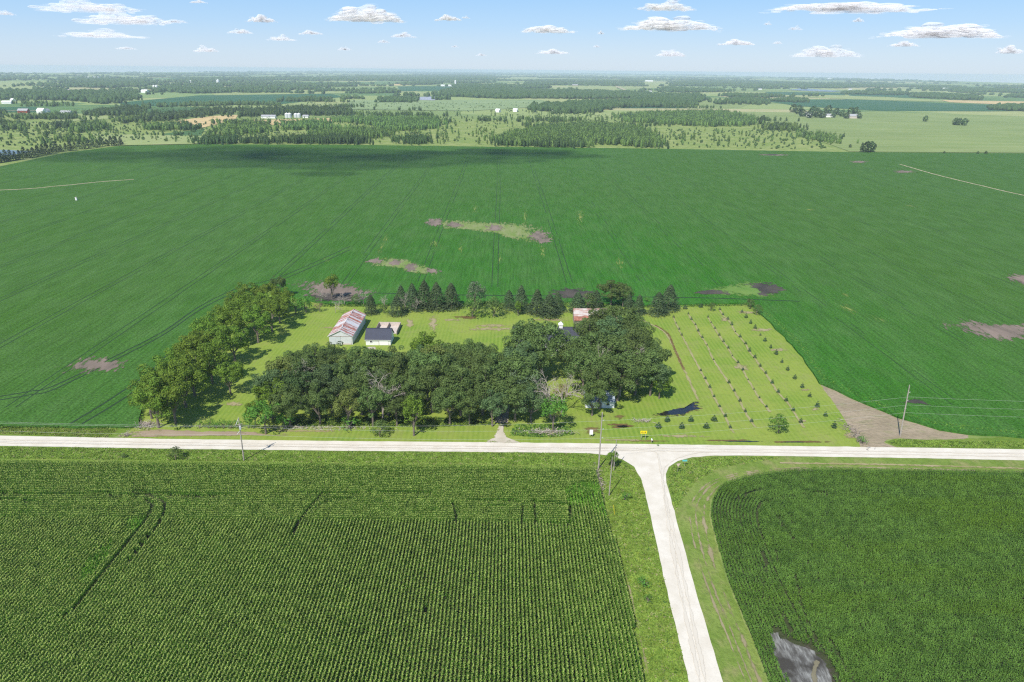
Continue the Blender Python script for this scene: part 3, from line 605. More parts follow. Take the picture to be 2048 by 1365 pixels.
# car parked behind the house and a plank stack
p = G(1131, 664); pc = empty('parked_car', (p[0], p[1], 0), R(70)); tag(pc, 'small dark car parked on the grass behind the house', 'car')
m = MB(); m.add([(-2.2, -.85, .3), (2.2, -.85, .3), (2.2, .85, .3), (-2.2, .85, .3), (-2.2, -.85, .85), (2.2, -.8, .75), (2.2, .8, .75), (-2.2, .85, .85)], [(3, 2, 1, 0), (4, 5, 6, 7), (0, 1, 5, 4), (1, 2, 6, 5), (2, 3, 7, 6), (3, 0, 4, 7)]); m.build('body', M['navy'], pc)
m = MB(); m.add([(-1.7, -.78, .86), (1.0, -.78, .84), (1.0, .78, .84), (-1.7, .78, .86), (-1.2, -.6, 1.42), (.3, -.6, 1.42), (.3, .6, 1.42), (-1.2, .6, 1.42)], [(4, 5, 6, 7), (0, 1, 5, 4), (1, 2, 6, 5), (2, 3, 7, 6), (3, 0, 4, 7)]); m.build('cabin', M['glass'], pc)
for wx in (-1.4, 1.4):
    for wy in (-.86, .86): m = MB(); m.tube([(wx, wy-.1, .33), (wx, wy+.1, .33)], .33, 12); m.build('wheel', M['darkgap'], pc)
p = G(743, 698); ps = empty('plank_stack', (p[0], p[1], 0), R(5)); tag(ps, 'pale stack of old planks in front of the white barn', 'plank stack')
for k_ in range(4): part('plank', ps, -1.8+.1*k_, 1.7-.15*k_, -.5+.03*k_, .5-.05*k_, .02+.16*k_, .16+.16*k_, M['concrete'])
# front shed under the oak
fc = G(1202, 812)
fs = empty('garden_shed', (fc[0]-.6, fc[1]+1.0, 0)); tag(fs, 'small pale blue roofed shed under the great oak', 'shed')
m = MB(); m.add([(-4.6, -2.6, 0), (4.6, -2.6, 0), (4.6, 2.6, 0), (-4.6, 2.6, 0), (-4.6, -2.6, 2.3), (4.6, -2.6, 2.3), (4.6, 2.6, 3.3), (-4.6, 2.6, 3.3)], [(0, 1, 5, 4), (1, 2, 6, 5), (2, 3, 7, 6), (3, 0, 4, 7)]); m.build('wall', M['white'], fs)
m = MB(); a_ = [(-4.9, -3.0, 2.27), (4.9, -3.0, 2.27), (4.9, 2.9, 3.40), (-4.9, 2.9, 3.40)]; m.add(a_+[(x, y, z+.12) for x, y, z in a_], [(3, 2, 1, 0), (4, 5, 6, 7), (0, 1, 5, 4), (1, 2, 6, 5), (2, 3, 7, 6), (3, 0, 4, 7)]); m.build('roof', M['tin'], fs)
part('door', fs, -.6, .6, -2.68, -2.605, 0, 2, M['wood']); part('window', fs, 2, 3, -2.66, -2.605, 1, 1.8, M['glass'])

# ============================================================ poles, wires, signs
def pole(bx, by, h, r=.17, lean=(0, 0), label='', extras=0, at=None):
    p = G(bx, by) if at is None else np.array(at); root = empty('utility_pole', (p[0], p[1], 0)); tag(root, label, 'utility pole', 'poles of the roadside power line')
    m = MB(); m.tube([(0, 0, -.2), (lean[0]*.5, lean[1]*.5, h*.5), (lean[0], lean[1], h)], [r, r*.85, r*.62], 8); m.build('pole_shaft', M['pole'], root)
    if extras == 1:
        for z in (2.4, 5.0, 7.6):
            m = MB(); zz = h-z; m.tube([(lean[0]*.8, lean[1], zz), (lean[0]+.55, lean[1]-.05, zz+.12)], .045, 5); m.tube([(lean[0]+.55, lean[1]-.05, zz-.05), (lean[0]+.55, lean[1]-.05, zz+.32)], [.09, .06], 6); m.build('insulator', M['wire'], root)
    if extras == 2:
        m = MB(); m.tube([(-.9, 0, h-2.3), (1.1, 0, h-1.7)], .07, 5); m.build('crossarm', M['pole'], root)
        m = MB(); m.tube([(-.55, -.2, h-2.0), (.25, -.1, h-.2)], .07, 5); m.build('brace_arm', M['white'], root)
        m = MB(); m.tube([(-.6, -.2, h-4.8), (.05, -.1, h-4.0)], .06, 5); m.build('brace_arm', M['white'], root)
        m = MB(); m.tube([(.45, -.1, h-3.4), (.45, -.1, h-2.4)], .24, 10); m.build('transformer', M['steel_wall'], root)
        for dx in (-.8, 1.0):
            m = MB(); m.tube([(dx, 0, h-2.2), (dx, 0, h-1.75)], [.09, .05], 6); m.build('insulator', M['wood'], root)
    return p
pL = pole(488, 922, 13.2, .2, (.3, .1), 'weathered pole left in the south verge with braced arms at its top', 2)
pM = pole(1197, 938, 17, .2, (.1, .2), 'tall grey pole standing at the corn corner west of the road junction', 1)
pR = pole(1800, 873, 16.8, .2, (-.9, 0), 'pale leaning pole beside the bare soil triangle', 1)
pX = np.array([pL[0]-96, pL[1]+1, 0]); pY = np.array([pR[0]+92, pR[1]-2, 0])
pole(1227, 942, 9.6, .13, (.2, .1), 'short thin service pole beside the leafy sapling at the junction')
pole(1218, 992, 11.0, .13, (.2, .3), 'thin stub pole in the verge along the corn edge')
def wire(a, b, za, zb, sag, label, r=.016):
    m = MB(); P = []
    for k in range(17): t = k/16; P.append((a[0]+(b[0]-a[0])*t, a[1]+(b[1]-a[1])*t, za+(zb-za)*t-4*sag*t*(1-t)))
    m.tube(P, r, 4); tag(m.build('power_wire', M['wire']), label, 'power wire', 'wires of the roadside power line')
for (z1, z2), nm in zip(((11.0, 14.6), (10.6, 12.0), (8.2, 9.4)), ('upper', 'middle', 'lower')):
    wire(pX, pL, z1+1, z1, .8, f'{nm} power wire left of the braced pole'); wire(pL, pM, z1, z2, .9, f'{nm} power wire over the road in front of the oak grove')
for (z1, z2), nm in zip(((14.6, 13.0), (12.0, 10.4), (9.4, 7.9)), ('upper', 'middle', 'lower')):
    wire(pM, pR, z1, z2, .8, f'{nm} power wire crossing above the orchard front'); wire(pR, pY, z2, z2, .8, f'{nm} power wire right of the leaning pole')

def m_col(n, c): return m_plain(n, c, .5, .03)
YEL = m_col('warning yellow', (.80, .62, .01)); BLK = m_col('black lettering', (.02, .02, .02)); GRN = m_col('teal sign face', (.12, .50, .50)); SGN = m_col('sign back', (.62, .48, .40))
p = G(1286, 880); sg = empty('arrow_sign', (p[0], p[1], 0)); tag(sg, 'yellow double arrow sign on two posts facing the side road', 'sign')
for s in (-1, 1): m = MB(); m.box(s*.62-.045, s*.62+.045, -.045, .045, 0, 2.2); m.build('post', M['pole'], sg)
part('sign_panel', sg, -.95, .95, -.09, -.05, 2.1, 3.0, YEL)
m = MB()
m.add([(-.35, -.10, 2.49), (.35, -.10, 2.49), (.35, -.10, 2.61), (-.35, -.10, 2.61), (-.75, -.10, 2.55), (-.4, -.10, 2.3), (-.4, -.10, 2.8), (.75, -.10, 2.55), (.4, -.10, 2.8), (.4, -.10, 2.3)], [(0, 1, 2, 3), (4, 5, 6), (7, 8, 9)]); m.build('arrow_marking', BLK, sg)
p = G(1182, 875); sg = empty('white_sign', (p[0], p[1], 0)); tag(sg, 'white upright sign board on the lawn near the tall pole', 'sign')
part('sign_panel', sg, -.5, .5, -.03, .03, .9, 2.5, M['farwhite']); part('post', sg, -.42, -.34, .031, .09, 0, 2.3, M['wood']); part('post', sg, .34, .42, .031, .09, 0, 2.3, M['wood'])
p = G(1303, 887); sg = empty('mailbox', (p[0], p[1], 0)); tag(sg, 'pale mailbox on a post at the road edge opposite the junction', 'mailbox')
m = MB(); m.tube([(0, -.3, 1.25), (0, .3, 1.25)], .19, 10); m.build('box', M['farwhite'], sg); part('post', sg, -.05, .05, -.05, .05, 0, 1.08, M['wood'])
p = G(1369, 934); sg = empty('street_sign', (p[0], p[1], 0)); tag(sg, 'pale teal road name sign east of the junction', 'sign')
part('sign_panel', sg, -.75, .55, -.02, .02, 1.7, 2.2, GRN); part('post', sg, -.04, .04, .021, .08, 0, 2.15, M['pole'])
p = G(1355, 945); sg = empty('yield_sign', (p[0], p[1], 0), R(10)); tag(sg, 'triangular yield sign seen from behind at the junction corner', 'sign')
m = MB(); tri = [(-.6, 0, 2.7), (.6, 0, 2.7), (0, 0, 1.65)]; m.add([(x, -.015, z) for x, y, z in tri]+[(x, .015, z) for x, y, z in tri], [(0, 2, 1), (3, 4, 5), (0, 1, 4, 3), (1, 2, 5, 4), (2, 0, 3, 5)]); m.build('sign_panel', SGN, sg); part('post', sg, -.03, .03, .016, .07, 0, 2.5, M['pole'])
p = G(153, 401, .75); sg = empty('utility_box', (p[0], p[1], 0)); tag(sg, 'small pale utility box standing out in the far soybeans', 'utility box'); part('cabinet', sg, -.6, .6, -.5, .5, 0, 3.0, M['white']); part('lid', sg, -.7, .7, -.6, .6, 3.003, 3.2, M['concrete'])
p = G(1229, 1030); m = MB(); m.tube([(0, 0, 0), (-.3, .6, 2.4)], .035, 6); o = m.build('wire_guard', YEL); o.location = (p[0], p[1], 0); tag(o, 'yellow guy wire guard leaning in the verge by the corn', 'guard')

# ============================================================ tree prototypes
def leaves(C, N, s, r, asp=.75):
    """quads centred C with normals N"""
    n = len(C); N = N/np.linalg.norm(N, axis=1, keepdims=True); t = r.normal(size=(n, 3)); a = np.cross(N, t); a /= np.linalg.norm(a, axis=1, keepdims=True); b = np.cross(N, a)
    s = s*(r.uniform(.65, 1.35, (n, 1))); a = a*s; b = b*s*asp
    k = r.uniform(.55, 1.0, (n, 4, 1))
    return np.stack([C-a*k[:, 0], C-b*k[:, 1], C+a*k[:, 2], C+b*k[:, 3]], 1)
def rdir(r, n):
    v = r.normal(size=(n, 3)); return v/np.linalg.norm(v, axis=1, keepdims=True)
def broad(seed, h, rad, base, ncl, nlf, s=.33, flat=.8, cr=(.9, 1.9)):
    r = np.random.default_rng(seed); cz = (h+base)/2; hz = (h-base)/2
    C = []; 
    off = rdir(r, 3)*rad*.25
    for i in range(ncl):
        d = rdir(r, 1)[0]
        if d[2] < -.45: d[2] *= -.5
        q = r.uniform(.5, 1.0)**.6
        p = d*np.array([rad, rad, hz])*q*.86+off[i % 3]*np.array([1, 1, .3]); C.append(p+np.array([0, 0, cz+(hz*.06)]))
    C = np.array(C); cr_ = r.uniform(*cr, len(C))
    Q = []
    for c, q in zip(C, cr_):
        n = int(nlf*(q/1.4)**2); d = rdir(r, n); o = c-np.array([0, 0, cz-hz*.5]); o /= np.linalg.norm(o)+1e-6
        d = d+o*.35; d /= np.linalg.norm(d, axis=1, keepdims=True)
        P = c+d*q*r.uniform(.72, 1.08, (n, 1))*np.array([1, 1, .85]); Q.append(leaves(P, d+r.normal(size=(n, 3))*.45+np.array([0, 0, .25]), s, r))
    Q = np.concatenate(Q); Q = Q[Q[:, :, 2].min(1) > base*.55]
    m = MB(); th = base+hz*.5; tr_ = max(.16, h*.022)
    m.tube([(0, 0, -.3), (r.normal(0, .1), r.normal(0, .1), th*.5), (0, 0, th)], [tr_*1.25, tr_, tr_*.6], 7)
    for i in r.choice(len(C), min(8, len(C)), replace=False):
        c = C[i]; z0 = th*r.uniform(.55, .98); m.tube([(0, 0, z0), (c[0]*.5, c[1]*.5, (z0+c[2])/2+.3), tuple(c)], [tr_*.5, tr_*.3, tr_*.1], 5)
    return Q, m
def spruce(seed, h, rad, base=.8, n=2600, s=.28):
    r = np.random.default_rng(seed); t = r.uniform(0, 1, n)**.8; lay = np.floor(t*h/.62)/(h/.62)
    z = base+(h-base)*(lay+r.uniform(0, .045, n)); R_ = rad*(1-(z-base)/(h-base))**.72+.12
    ang = r.uniform(0, 2*math.pi, n); q = r.uniform(.25, 1.0, n)**.55; R_ = R_*(1+.14*np.sin(ang*5+lay*40)+.1*np.sin(ang*3+lay*17))
    P = np.stack([np.cos(ang)*R_*q, np.sin(ang)*R_*q, z-q*R_*.28], 1); N = np.stack([np.cos(ang)*.7, np.sin(ang)*.7, np.full(n, .8)], 1)+r.normal(size=(n, 3))*.35
    m = MB(); m.tube([(0, 0, -.2), (0, 0, h*.93)], [.03+h*.018, .02], 6)
    return leaves(P, N, s, r, .6), m
def bare(seed, h, spread=.55, depth=5):
    r = np.random.default_rng(seed); m = MB()
    def grow(p, d, L, rd, k):
        d = d/np.linalg.norm(d); q = p+d*L*.5+r.normal(0, .05*L, 3); e = q+d*L*.5+r.normal(0, .07*L, 3)+np.array([0, 0, .04*L])
        rd_ = rd*.8; m.tube([p, q, e], [rd_, rd_*.85, rd_*.66], 4 if k > 1 else 6)
        if k >= depth: return
        for _ in range(3 if k > 0 else 4):
            nd = d+rdir(r, 1)[0]*spread*1.5; nd[2] = max(nd[2], -.05); grow(e if r.random() < .7 else q, nd, L*r.uniform(.58, .8), rd*.6, k+1)
    grow(np.array([0, 0, -.2]), np.array([.05, 0, 1.0]), h*.34, h*.022, 0)
    return m
def combine_mesh(name, Q, m, leafmat, barkmat):
    """crown quads and the trunk in one mesh"""
    nv = len(Q)*4; V = np.concatenate([Q.reshape(-1, 3), np.array(m.v)]); q = [f for f in m.f if len(f) == 4]
    Fq = np.concatenate([np.arange(nv).reshape(-1, 4), np.array(q)+nv])
    return fastmesh(name, V, Fq, [leafmat, barkmat], [0]*len(Q)+[1]*len(q))

M['bark'] = m_plain('grey brown bark', (.17, .14, .115), .95, .3); M['bark2'] = m_plain('pale dead wood', (.40, .34, .30), .9, .2)
M['oak'] = m_leaf('oak leaf', (.050, .088, .022), (.125, .180, .052), .34, .2); M['oakb'] = m_leaf('blue green oak leaf', (.050, .092, .032), (.115, .175, .068), .34, .2)
M['ash'] = m_leaf('walnut leaf', (.066, .122, .014), (.140, .215, .028)); M['bright'] = m_leaf('bright maple leaf', (.060, .150, .020), (.110, .235, .036))
M['spruce'] = m_leaf('spruce needle', (.028, .052, .022), (.066, .098, .042), .1); M['willow'] = m_leaf('grey green leaf', (.075, .12, .06), (.14, .18, .10))
M['young'] = m_leaf('young spruce needle', (.018, .046, .020), (.048, .088, .042), .1); M['brown'] = m_leaf('brown dying leaf', (.14, .09, .055), (.22, .16, .10))
M['far1'] = m_leaf('aspen leaf', (.060, .115, .024), (.115, .185, .045), .2, .2); M['far2'] = m_leaf('far dark leaf', (.028, .058, .020), (.058, .095, .034), .2, .2)

M['far1b'] = m_leaf('pale aspen leaf', (.085, .145, .032), (.145, .215, .055), .2); M['far2b'] = m_leaf('mid green far leaf', (.038, .076, .022), (.070, .115, .036), .2)
M['oakd'] = m_leaf('deep green leaf', (.034, .066, .020), (.078, .130, .042)); M['oakl'] = m_leaf('yellowish oak leaf', (.085, .125, .024), (.165, .210, .055))
PROTO = {}
def proto(key, Q, m, leaf, bark):
    PROTO[key] = (quadmesh('crown', Q, [leaf]) if Q is not None else None, m.mesh('trunk', bark))
for i in range(4): proto(f'oak{i}', *broad(10+i, 17, 6.7, 2.1, 46, 120, .31, cr=(1.0, 2.1)), M['oak'], M['bark'])
for i in range(2): proto(f'oakb{i}', *broad(20+i, 16, 6.5, 2.0, 44, 120, .31, cr=(1.0, 2.1)), M['oakb'], M['bark'])
for i in range(3): proto(f'ash{i}', *broad(30+i, 15.5, 6.2, 1.5, 46, 115, .31, cr=(.9, 1.8)), M['ash'], M['bark'])
proto('oakd0', *broad(24, 15, 5.6, 2.6, 46, 120, .29, cr=(.8, 1.7)), M['oakd'], M['bark']); proto('oakl0', *broad(25, 15.5, 6.2, 3.2, 38, 115, .31, cr=(.9, 1.9)), M['oakl'], M['bark'])
proto('bright0', *broad(41, 10, 4.3, 2.2, 40, 90, .28, cr=(.7, 1.3)), M['bright'], M['bark']); proto('bright1', *broad(42, 6, 3.0, .5, 30, 90, .22, cr=(.6, 1.1)), M['bright'], M['bark'])
proto('willow0', *broad(50, 13, 4.2, 1.0, 50, 80, .3, cr=(.7, 1.3)), M['willow'], M['bark']); proto('tall0', *broad(51, 14, 3.4, 1.2, 44, 85, .3, cr=(.7, 1.3)), M['ash'], M['bark'])
for i in range(3): proto(f'spruce{i}', *spruce(60+i, 11, 3.5+.3*i, .5, 3400), M['spruce'], M['bark'])
for i in range(2): proto(f'young{i}', *spruce(70+i, 2.0, .85, .12, 420, .17), M['young'], M['bark'])
proto('bush0', *broad(80, 2.4, 1.5, .1, 14, 80, .17, cr=(.4, .8)), M['bright'], M['bark']); proto('bush1', *broad(81, 5, 3.0, .2, 30, 80, .22, cr=(.6, 1.1)), M['oak'], M['bark'])
proto('brown0', *broad(82, 4.5, 2.4, .2, 20, 60, .2, cr=(.5, .9)), M['brown'], M['bark'])
for i in range(3): proto(f'bare{i}', None, bare(90+i, 13), None, M['bark2'])
proto('deadoak', *broad(95, 15, 6, 3, 30, 22, .3), M['willow'], M['bark2'])
def tree(key, loc, s=1.0, label='', cat='tree', group=None, sx=1.0, name=None, rz=None):
    cm, tm = PROTO[key]; nm = name or {'o': 'oak_tree', 'a': 'walnut_tree', 's': 'spruce_tree', 'y': 'young_spruce', 'w': 'willow_tree', 't': 'slender_tree', 'd': 'dying_tree'}.get(key[0], 'maple_tree' if key[:3] == 'bri' else 'bush')
    if key.startswith('bare'): nm = 'dead_tree'
    r = empty(nm, (loc[0], loc[1], 0), random.random()*6.28 if rz is None else rz, s); r.scale = (s*sx, s*sx, s)
    tag(r, label, cat, group)
    link('trunk', tm, r)
    if cm: link('crown', cm, r)
    return r
ORD = ['first', 'second', 'third', 'fourth', 'fifth', 'sixth', 'seventh', 'eighth', 'ninth', 'tenth', 'eleventh', 'twelfth', 'thirteenth', 'fourteenth', 'fifteenth', 'sixteenth', 'seventeenth']
def T(key, x, y, h, label, **k):
    cm, tm = PROTO[key]; me = cm or tm; hh = max(v.co.z for v in me.vertices) if key not in HC else HC[key]; HC[key] = hh
    return tree(key, G(x, y), h/hh, label, **k)
HC = {}
# left grove of walnuts
LG = [(318, 856, 15.5), (352, 848, 15), (304, 838, 13), (372, 815, 16), (335, 812, 15), (390, 792, 15.5), (352, 785, 15), (462, 789, 11.5), (425, 768, 15), (388, 758, 15), (402, 735, 14), (440, 735, 15), (470, 722, 14), (425, 705, 14), (460, 695, 15), (517, 686, 15), (488, 672, 14.5), (455, 668, 13), (545, 664, 14), (508, 652, 13.5), (475, 640, 13), (532, 642, 13), (560, 646, 12), (500, 622, 13), (540, 622, 13), (572, 626, 11)]
for i, (x, y, h) in enumerate(LG):
    T(f'ash{i % 3}', x, y, h, '' , group='trees of the left grove', sx=1.08)['label'] = f'leafy mid-green tree in the left grove, {ORD[i] if i < 17 else ORD[len(LG)-1-i]} {"counting back from the road" if i < 17 else "counting forward from its back end"}'
T('bright1', 592, 628, 8, 'rounded bright green tree at the back end of the left grove', sx=1.1); T('bright1', 612, 626, 7.5, 'lower round green tree right of the left grove end')
T('oak0', 560, 598, 11, 'dark round tree standing behind the left grove', sx=.8)
# back row
back = [('tall0', 665, 602, 13, 'tall slender green tree in front of the bare soil patch', 1.0), ('bare0', 642, 606, 7, 'leafless pinkish tree left of the tall slender tree', 1.3), ('brown0', 640, 624, 4.6, 'brown dying bush below the leafless trees', 1.1), ('bare1', 671, 626, 7, 'thin bare tree right of the brown bush', 1), ('bare2', 690, 610, 6, 'bare grey tree in the thin gap of the back row', 1.1),
 ('bush1', 712, 610, 5, 'olive bush between the bare trees', .9), ('bare1', 728, 610, 7.5, 'bare grey tree left of the pyramid spruce', 1), ('spruce0', 743, 628, 9, 'small pyramid spruce behind the white barn', 1.1), ('bare0', 770, 616, 6, 'bare twiggy tree right of the pyramid spruce', 1), ('bush1', 768, 627, 4.5, 'dark low bush beside the pyramid spruce', .9),
 ('spruce1', 795, 630, 9, 'broad dark spruce above a bright green bush', 1.3), ('bush0', 796, 633, 2.6, 'bright lime green bush under the broad dark spruce', 1.3), ('bare2', 810, 622, 9, 'reddish bare conifer in front of the spruces', .7), ('spruce2', 803, 608, 9, 'small dark spruce top behind the reddish bare tree', 1), ('spruce0', 826, 620, 12.5, 'tall spruce first in the pointed row of four', 1),
 ('bare1', 834, 624, 8, 'pale bare young tree between pointed spruces', .7), ('spruce1', 850, 618, 13.5, 'tall spruce second in the pointed row of four', 1.05), ('spruce2', 874, 620, 13, 'tall spruce third in the pointed row of four', 1), ('spruce0', 903, 617, 12, 'broad spruce ending the pointed row of four', 1.2),
 ('willow0', 950, 622, 13.5, 'pale grey-green round-topped tree in the back row', .95), ('bush1', 945, 634, 9, 'dense dark green base below the pale round-topped tree', 1), ('bush1', 988, 633, 9, 'wide dark round evergreen right of the pale tree', 1), ('spruce1', 1018, 618, 9, 'short spruce beside the tallest middle spruce', 1.15), ('spruce2', 1042, 624, 12.5, 'tallest spruce behind the house roof left end', .9),
 ('tall0', 1036, 632, 7, 'small leafy tree with bare trunk before the tallest spruce', .8), ('spruce0', 1074, 628, 11.5, 'dark spruce behind the house', 1.15), ('spruce1', 1098, 633, 10.5, 'wide reddish-tipped spruce behind the house', 1.4), ('spruce2', 1115, 624, 9.5, 'slim spruce right of the wide one behind the house', 1), ('bare2', 1064, 622, 7, 'pinkish bare tree between two spruces behind the house', .8),
 ('spruce0', 1155, 624, 9.5, 'dark evergreen left of the rusty barn', 1.4), ('bush1', 1175, 618, 7.5, 'green rounded tree behind the rusty barn roof', 1), ('oak1', 1222, 612, 12.5, 'big round oak standing behind the rusty barn', 1.35), ('oak2', 1245, 614, 11, 'round oak joined to the big one behind the rusty barn', 1.1), ('spruce1', 1192, 616, 8.5, 'dark spruce at the left foot of the big round oak', 1.2),
 ('spruce2', 1257, 622, 8, 'short spruce right of the big round oak', 1), ('spruce0', 1277, 628, 9, 'conical spruce at the lawn end of the back row', 1.1), ('spruce1', 1315, 629, 10.5, 'left one of the paired spruces by the orchard', 1.3), ('spruce2', 1337, 620, 12, 'taller right one of the paired spruces by the orchard', 1.15),
 ('bush0', 1294, 606, 3, 'small shrub at the field edge left of the paired spruces', 1)]
for k, x, y, h, lb, sx in back: T(k, x, y, h, lb, sx=sx*(1.2 if k[:2] == 'sp' else 1), group='back row of trees behind the farmyard')
# middle oak grove
MG = []
for ri, (y, xs_) in enumerate(((852, (585, 640, 700, 752, 800, 905, 935, 985)), (828, (560, 612, 668, 722, 778, 835, 868, 920, 970)), (804, (568, 625, 680, 738, 790, 850, 905, 955, 990)), (782, (608, 655, 712, 765, 818, 872, 925, 972)), (762, (632, 685, 735, 790, 845, 900, 958)))):
    for ci, x in enumerate(xs_):
        dx, dy = random.uniform(-8, 8), random.uniform(-5, 5); k = random.choice(('oak0', 'oak1', 'oak2', 'oak3', 'oak2', 'oakl0', 'oakd0', 'oakb0', 'oakb1')); h = random.uniform(*((10.5, 14.5), (15, 17.5), (15, 18), (14, 16.5), (12.3, 14.3) if x < 820 else (13.5, 15.5))[ri])
        T(k, x+dx, y+dy, h, f'dark oak in the middle grove, {ORD[ci]} from the left in its {["front", "second", "middle", "fourth", "back"][ri]} row', group='oaks of the middle grove')
T('bright0', 532, 868, 10.5, 'bright green spreading tree at the left front corner of the middle grove', sx=1.25); T('ash1', 545, 838, 13, 'mid green tree at the left end of the middle grove'); T('bright1', 570, 858, 6, 'low bright bush at the front of the middle grove')
T('ash2', 850, 742, 15, 'light green tree rising at the back of the middle grove', sx=.95); T('ash0', 885, 745, 12, 'smaller light green tree beside the one at the grove back'); T('ash1', 512, 852, 8, 'low green tree leaning out of the middle grove corner')
T('tall0', 828, 872, 13, 'thin open tree in front of the middle grove near the road', sx=.9); T('bush1', 760, 874, 5, 'dark bush in front of the middle grove by the road'); T('bush0', 700, 858, 3.4, 'bright low shrub at the foot of the middle grove', sx=1.6); T('bare2', 600, 815, 17, 'dead grey limbs poking from the left part of the middle grove'); T('bare0', 766, 838, 17.5, 'dead twiggy tree inside the middle grove'); T('deadoak', 745, 815, 15, 'half dead oak with bare twigs inside the middle grove')
# right of the driveway
RG = [('oak0', 1030, 842, 14.5, 'dark oak just left of the dead trees by the driveway'), ('oakb1', 1062, 846, 12.5, 'grey-green oak at the front right of the driveway'), ('bright0', 1106, 864, 11.5, 'bright green round maple between road and dead tree'), ('oak3', 1032, 806, 17, 'tall dark oak beside the driveway'), ('deadoak', 1050, 822, 15, 'thinning oak with bare outer twigs beside the driveway'),
 ('oakb0', 1040, 775, 17, 'oak with pale crown left of the dead tree'), ('oak1', 1075, 762, 16.5, 'oak behind the dead tree'), ('oak2', 1045, 742, 18, 'round oak hiding the left end of the house'), ('oak3', 1080, 738, 18.5, 'round oak hiding the middle of the house'), ('bare0', 1102, 838, 16.5, 'large pale dead tree with bare spreading branches'), ('bare2', 1122, 826, 14, 'second dead tree leaning right, pinkish twigs'), ('brown0', 1125, 800, 6, 'dry brown brush under the dead trees'),
 ('oak2', 1150, 752, 15, 'oak crowding the right side of the porch wing'), ('oak1', 1184, 832, 11.5, 'low-branched oak partly hiding the shed'), ('oak0', 1165, 790, 16.5, 'great oak left of the shed'), ('oak1', 1198, 818, 15.5, 'great oak whose trunk stands in front of the shed'), ('oak2', 1235, 802, 17, 'great oak right behind the shed'), ('oak3', 1270, 790, 16, 'great oak at the right of the shed over the lawn'), ('oakb0', 1300, 792, 13.5, 'oak spreading over the lawn at the right edge of the great oaks'), ('ash2', 1318, 798, 9.5, 'low open limb-like tree reaching over the lawn'),
 ('oak1', 1172, 755, 17, 'great oak in the centre left of the right-hand grove'), ('oak0', 1212, 760, 18, 'great oak in the very centre of the right-hand grove'), ('oak2', 1255, 758, 17.5, 'great oak centre right of the right-hand grove'), ('oak3', 1290, 762, 15, 'great oak right behind the low open one'), ('oak1', 1182, 722, 17, 'great oak covering the right end of the house'), ('oakb1', 1222, 722, 17.5, 'blue-green great oak near the rusty barn'), ('oak0', 1258, 722, 16, 'great oak on the right side toward the rusty barn'),
 ('oak2', 1202, 690, 15.5, 'oak directly in front of the rusty barn'), ('oak3', 1240, 690, 16.5, 'tall oak right of the rusty barn front'), ('oak0', 1268, 696, 13, 'oak at the upper right corner of the great oaks'), ('oak1', 1170, 682, 10, 'smaller oak left of the rusty barn front'), ('bare1', 1240, 792, 17, 'bare grey limbs rising through the great oak crown'), ('bare0', 1262, 785, 16, 'bare pale limbs on the right of the great oak crown')]
for k, x, y, h, lb in RG: T(k, x, y, h, lb, group='trees right of the driveway', sx=1.12 if k[:3] == 'oak' else 1)
# orchard of young spruces
RN = ['leftmost', 'second', 'third', 'fourth', 'rightmost']
for k, rw in enumerate(rows):
    for i, q in enumerate(rw):
        x, y = O(*q); big = .62 if (k, i) in ((1, 5), (1, 6), (2, 6), (2, 1), (2, 9), (2, 10), (2, 11), (0, 1), (4, 4), (3, 4)) else 1.0
        s = (1.35+.3*(k >= 3)+.3*(k == 4))*random.uniform(.85, 1.15)*big
        T(f'young{i % 2}', x, y+2.5, s, f'young spruce, {ORD[i]} from the back in the {RN[k]} orchard row', group='young spruces of the orchard rows', name='young_spruce', sx=1.0)
for i, q in enumerate(((60, 1075), (125, 1027), (231, 1076), (298, 1025), (411, 1076), (468, 1023))):
    x, y = O(*q); T('young0', x, y+2.5, 2.0, f'young spruce in the staggered front rows by the puddle, {ORD[i]} from the left', group='young spruces of the orchard front', name='young_spruce', sx=1.3)
for q, lb in (((257, 204), 'small young spruce at the back edge right of the paired spruces'), ((371, 193), 'small young spruce at the back edge left of the round bush')): x, y = O(*q); T('young1', x, y+2.5, 2.1, lb, name='young_spruce', sx=1.3)
T('bush1', *O(443, 228), 4.2, 'round dark bush at the back edge of the orchard', sx=.8); T('bush1', *O(733, 212), 4.8, 'round dark bush at the field corner, farther of two', sx=.8); T('bush1', *O(777, 258), 5.0, 'round dark bush at the field corner, nearer of two', sx=.8)
T('bright1', 1556, 866, 6.2, 'round green tree standing alone at the front of the orchard', sx=1.05)
# verge bushes
T('bush1', 352, 921, 4.0, 'dark bush in the south verge left of the braced pole', sx=.8); T('bush1', 248+0, 917, 1.6, 'small dark bush in the south verge farther left'); T('tall0', 1222, 938, 5.6, 'leafy sapling beside the thin service pole', sx=1.1)
for i, (x, h) in enumerate(((400, 2.6), (418, 3), (433, 2.6), (448, 3.2), (463, 2.8), (478, 2.4), (498, 2.6), (508, 2.2))): T('bush0', x, 856+x*.002, h, f'green shrub in the hedge row before the left lawn, {ORD[i]} from the left', group='shrubs along the left lawn front')
for x, y, h, lb in ((1250, 1000, 2.4, 'dark weed clump in the verge beside the stub pole'), (1288, 1175, 2.6, 'dark weed clump near the side road edge'), (1296, 1205, 1.8, 'smaller weed clump below the one near the side road'), (1725, 888, 2.6, 'green bush at the end of the brushy fence line'), (1316, 893, .7, 'tiny weed tuft by the mailbox')): T('bush0', x, y, h, lb)
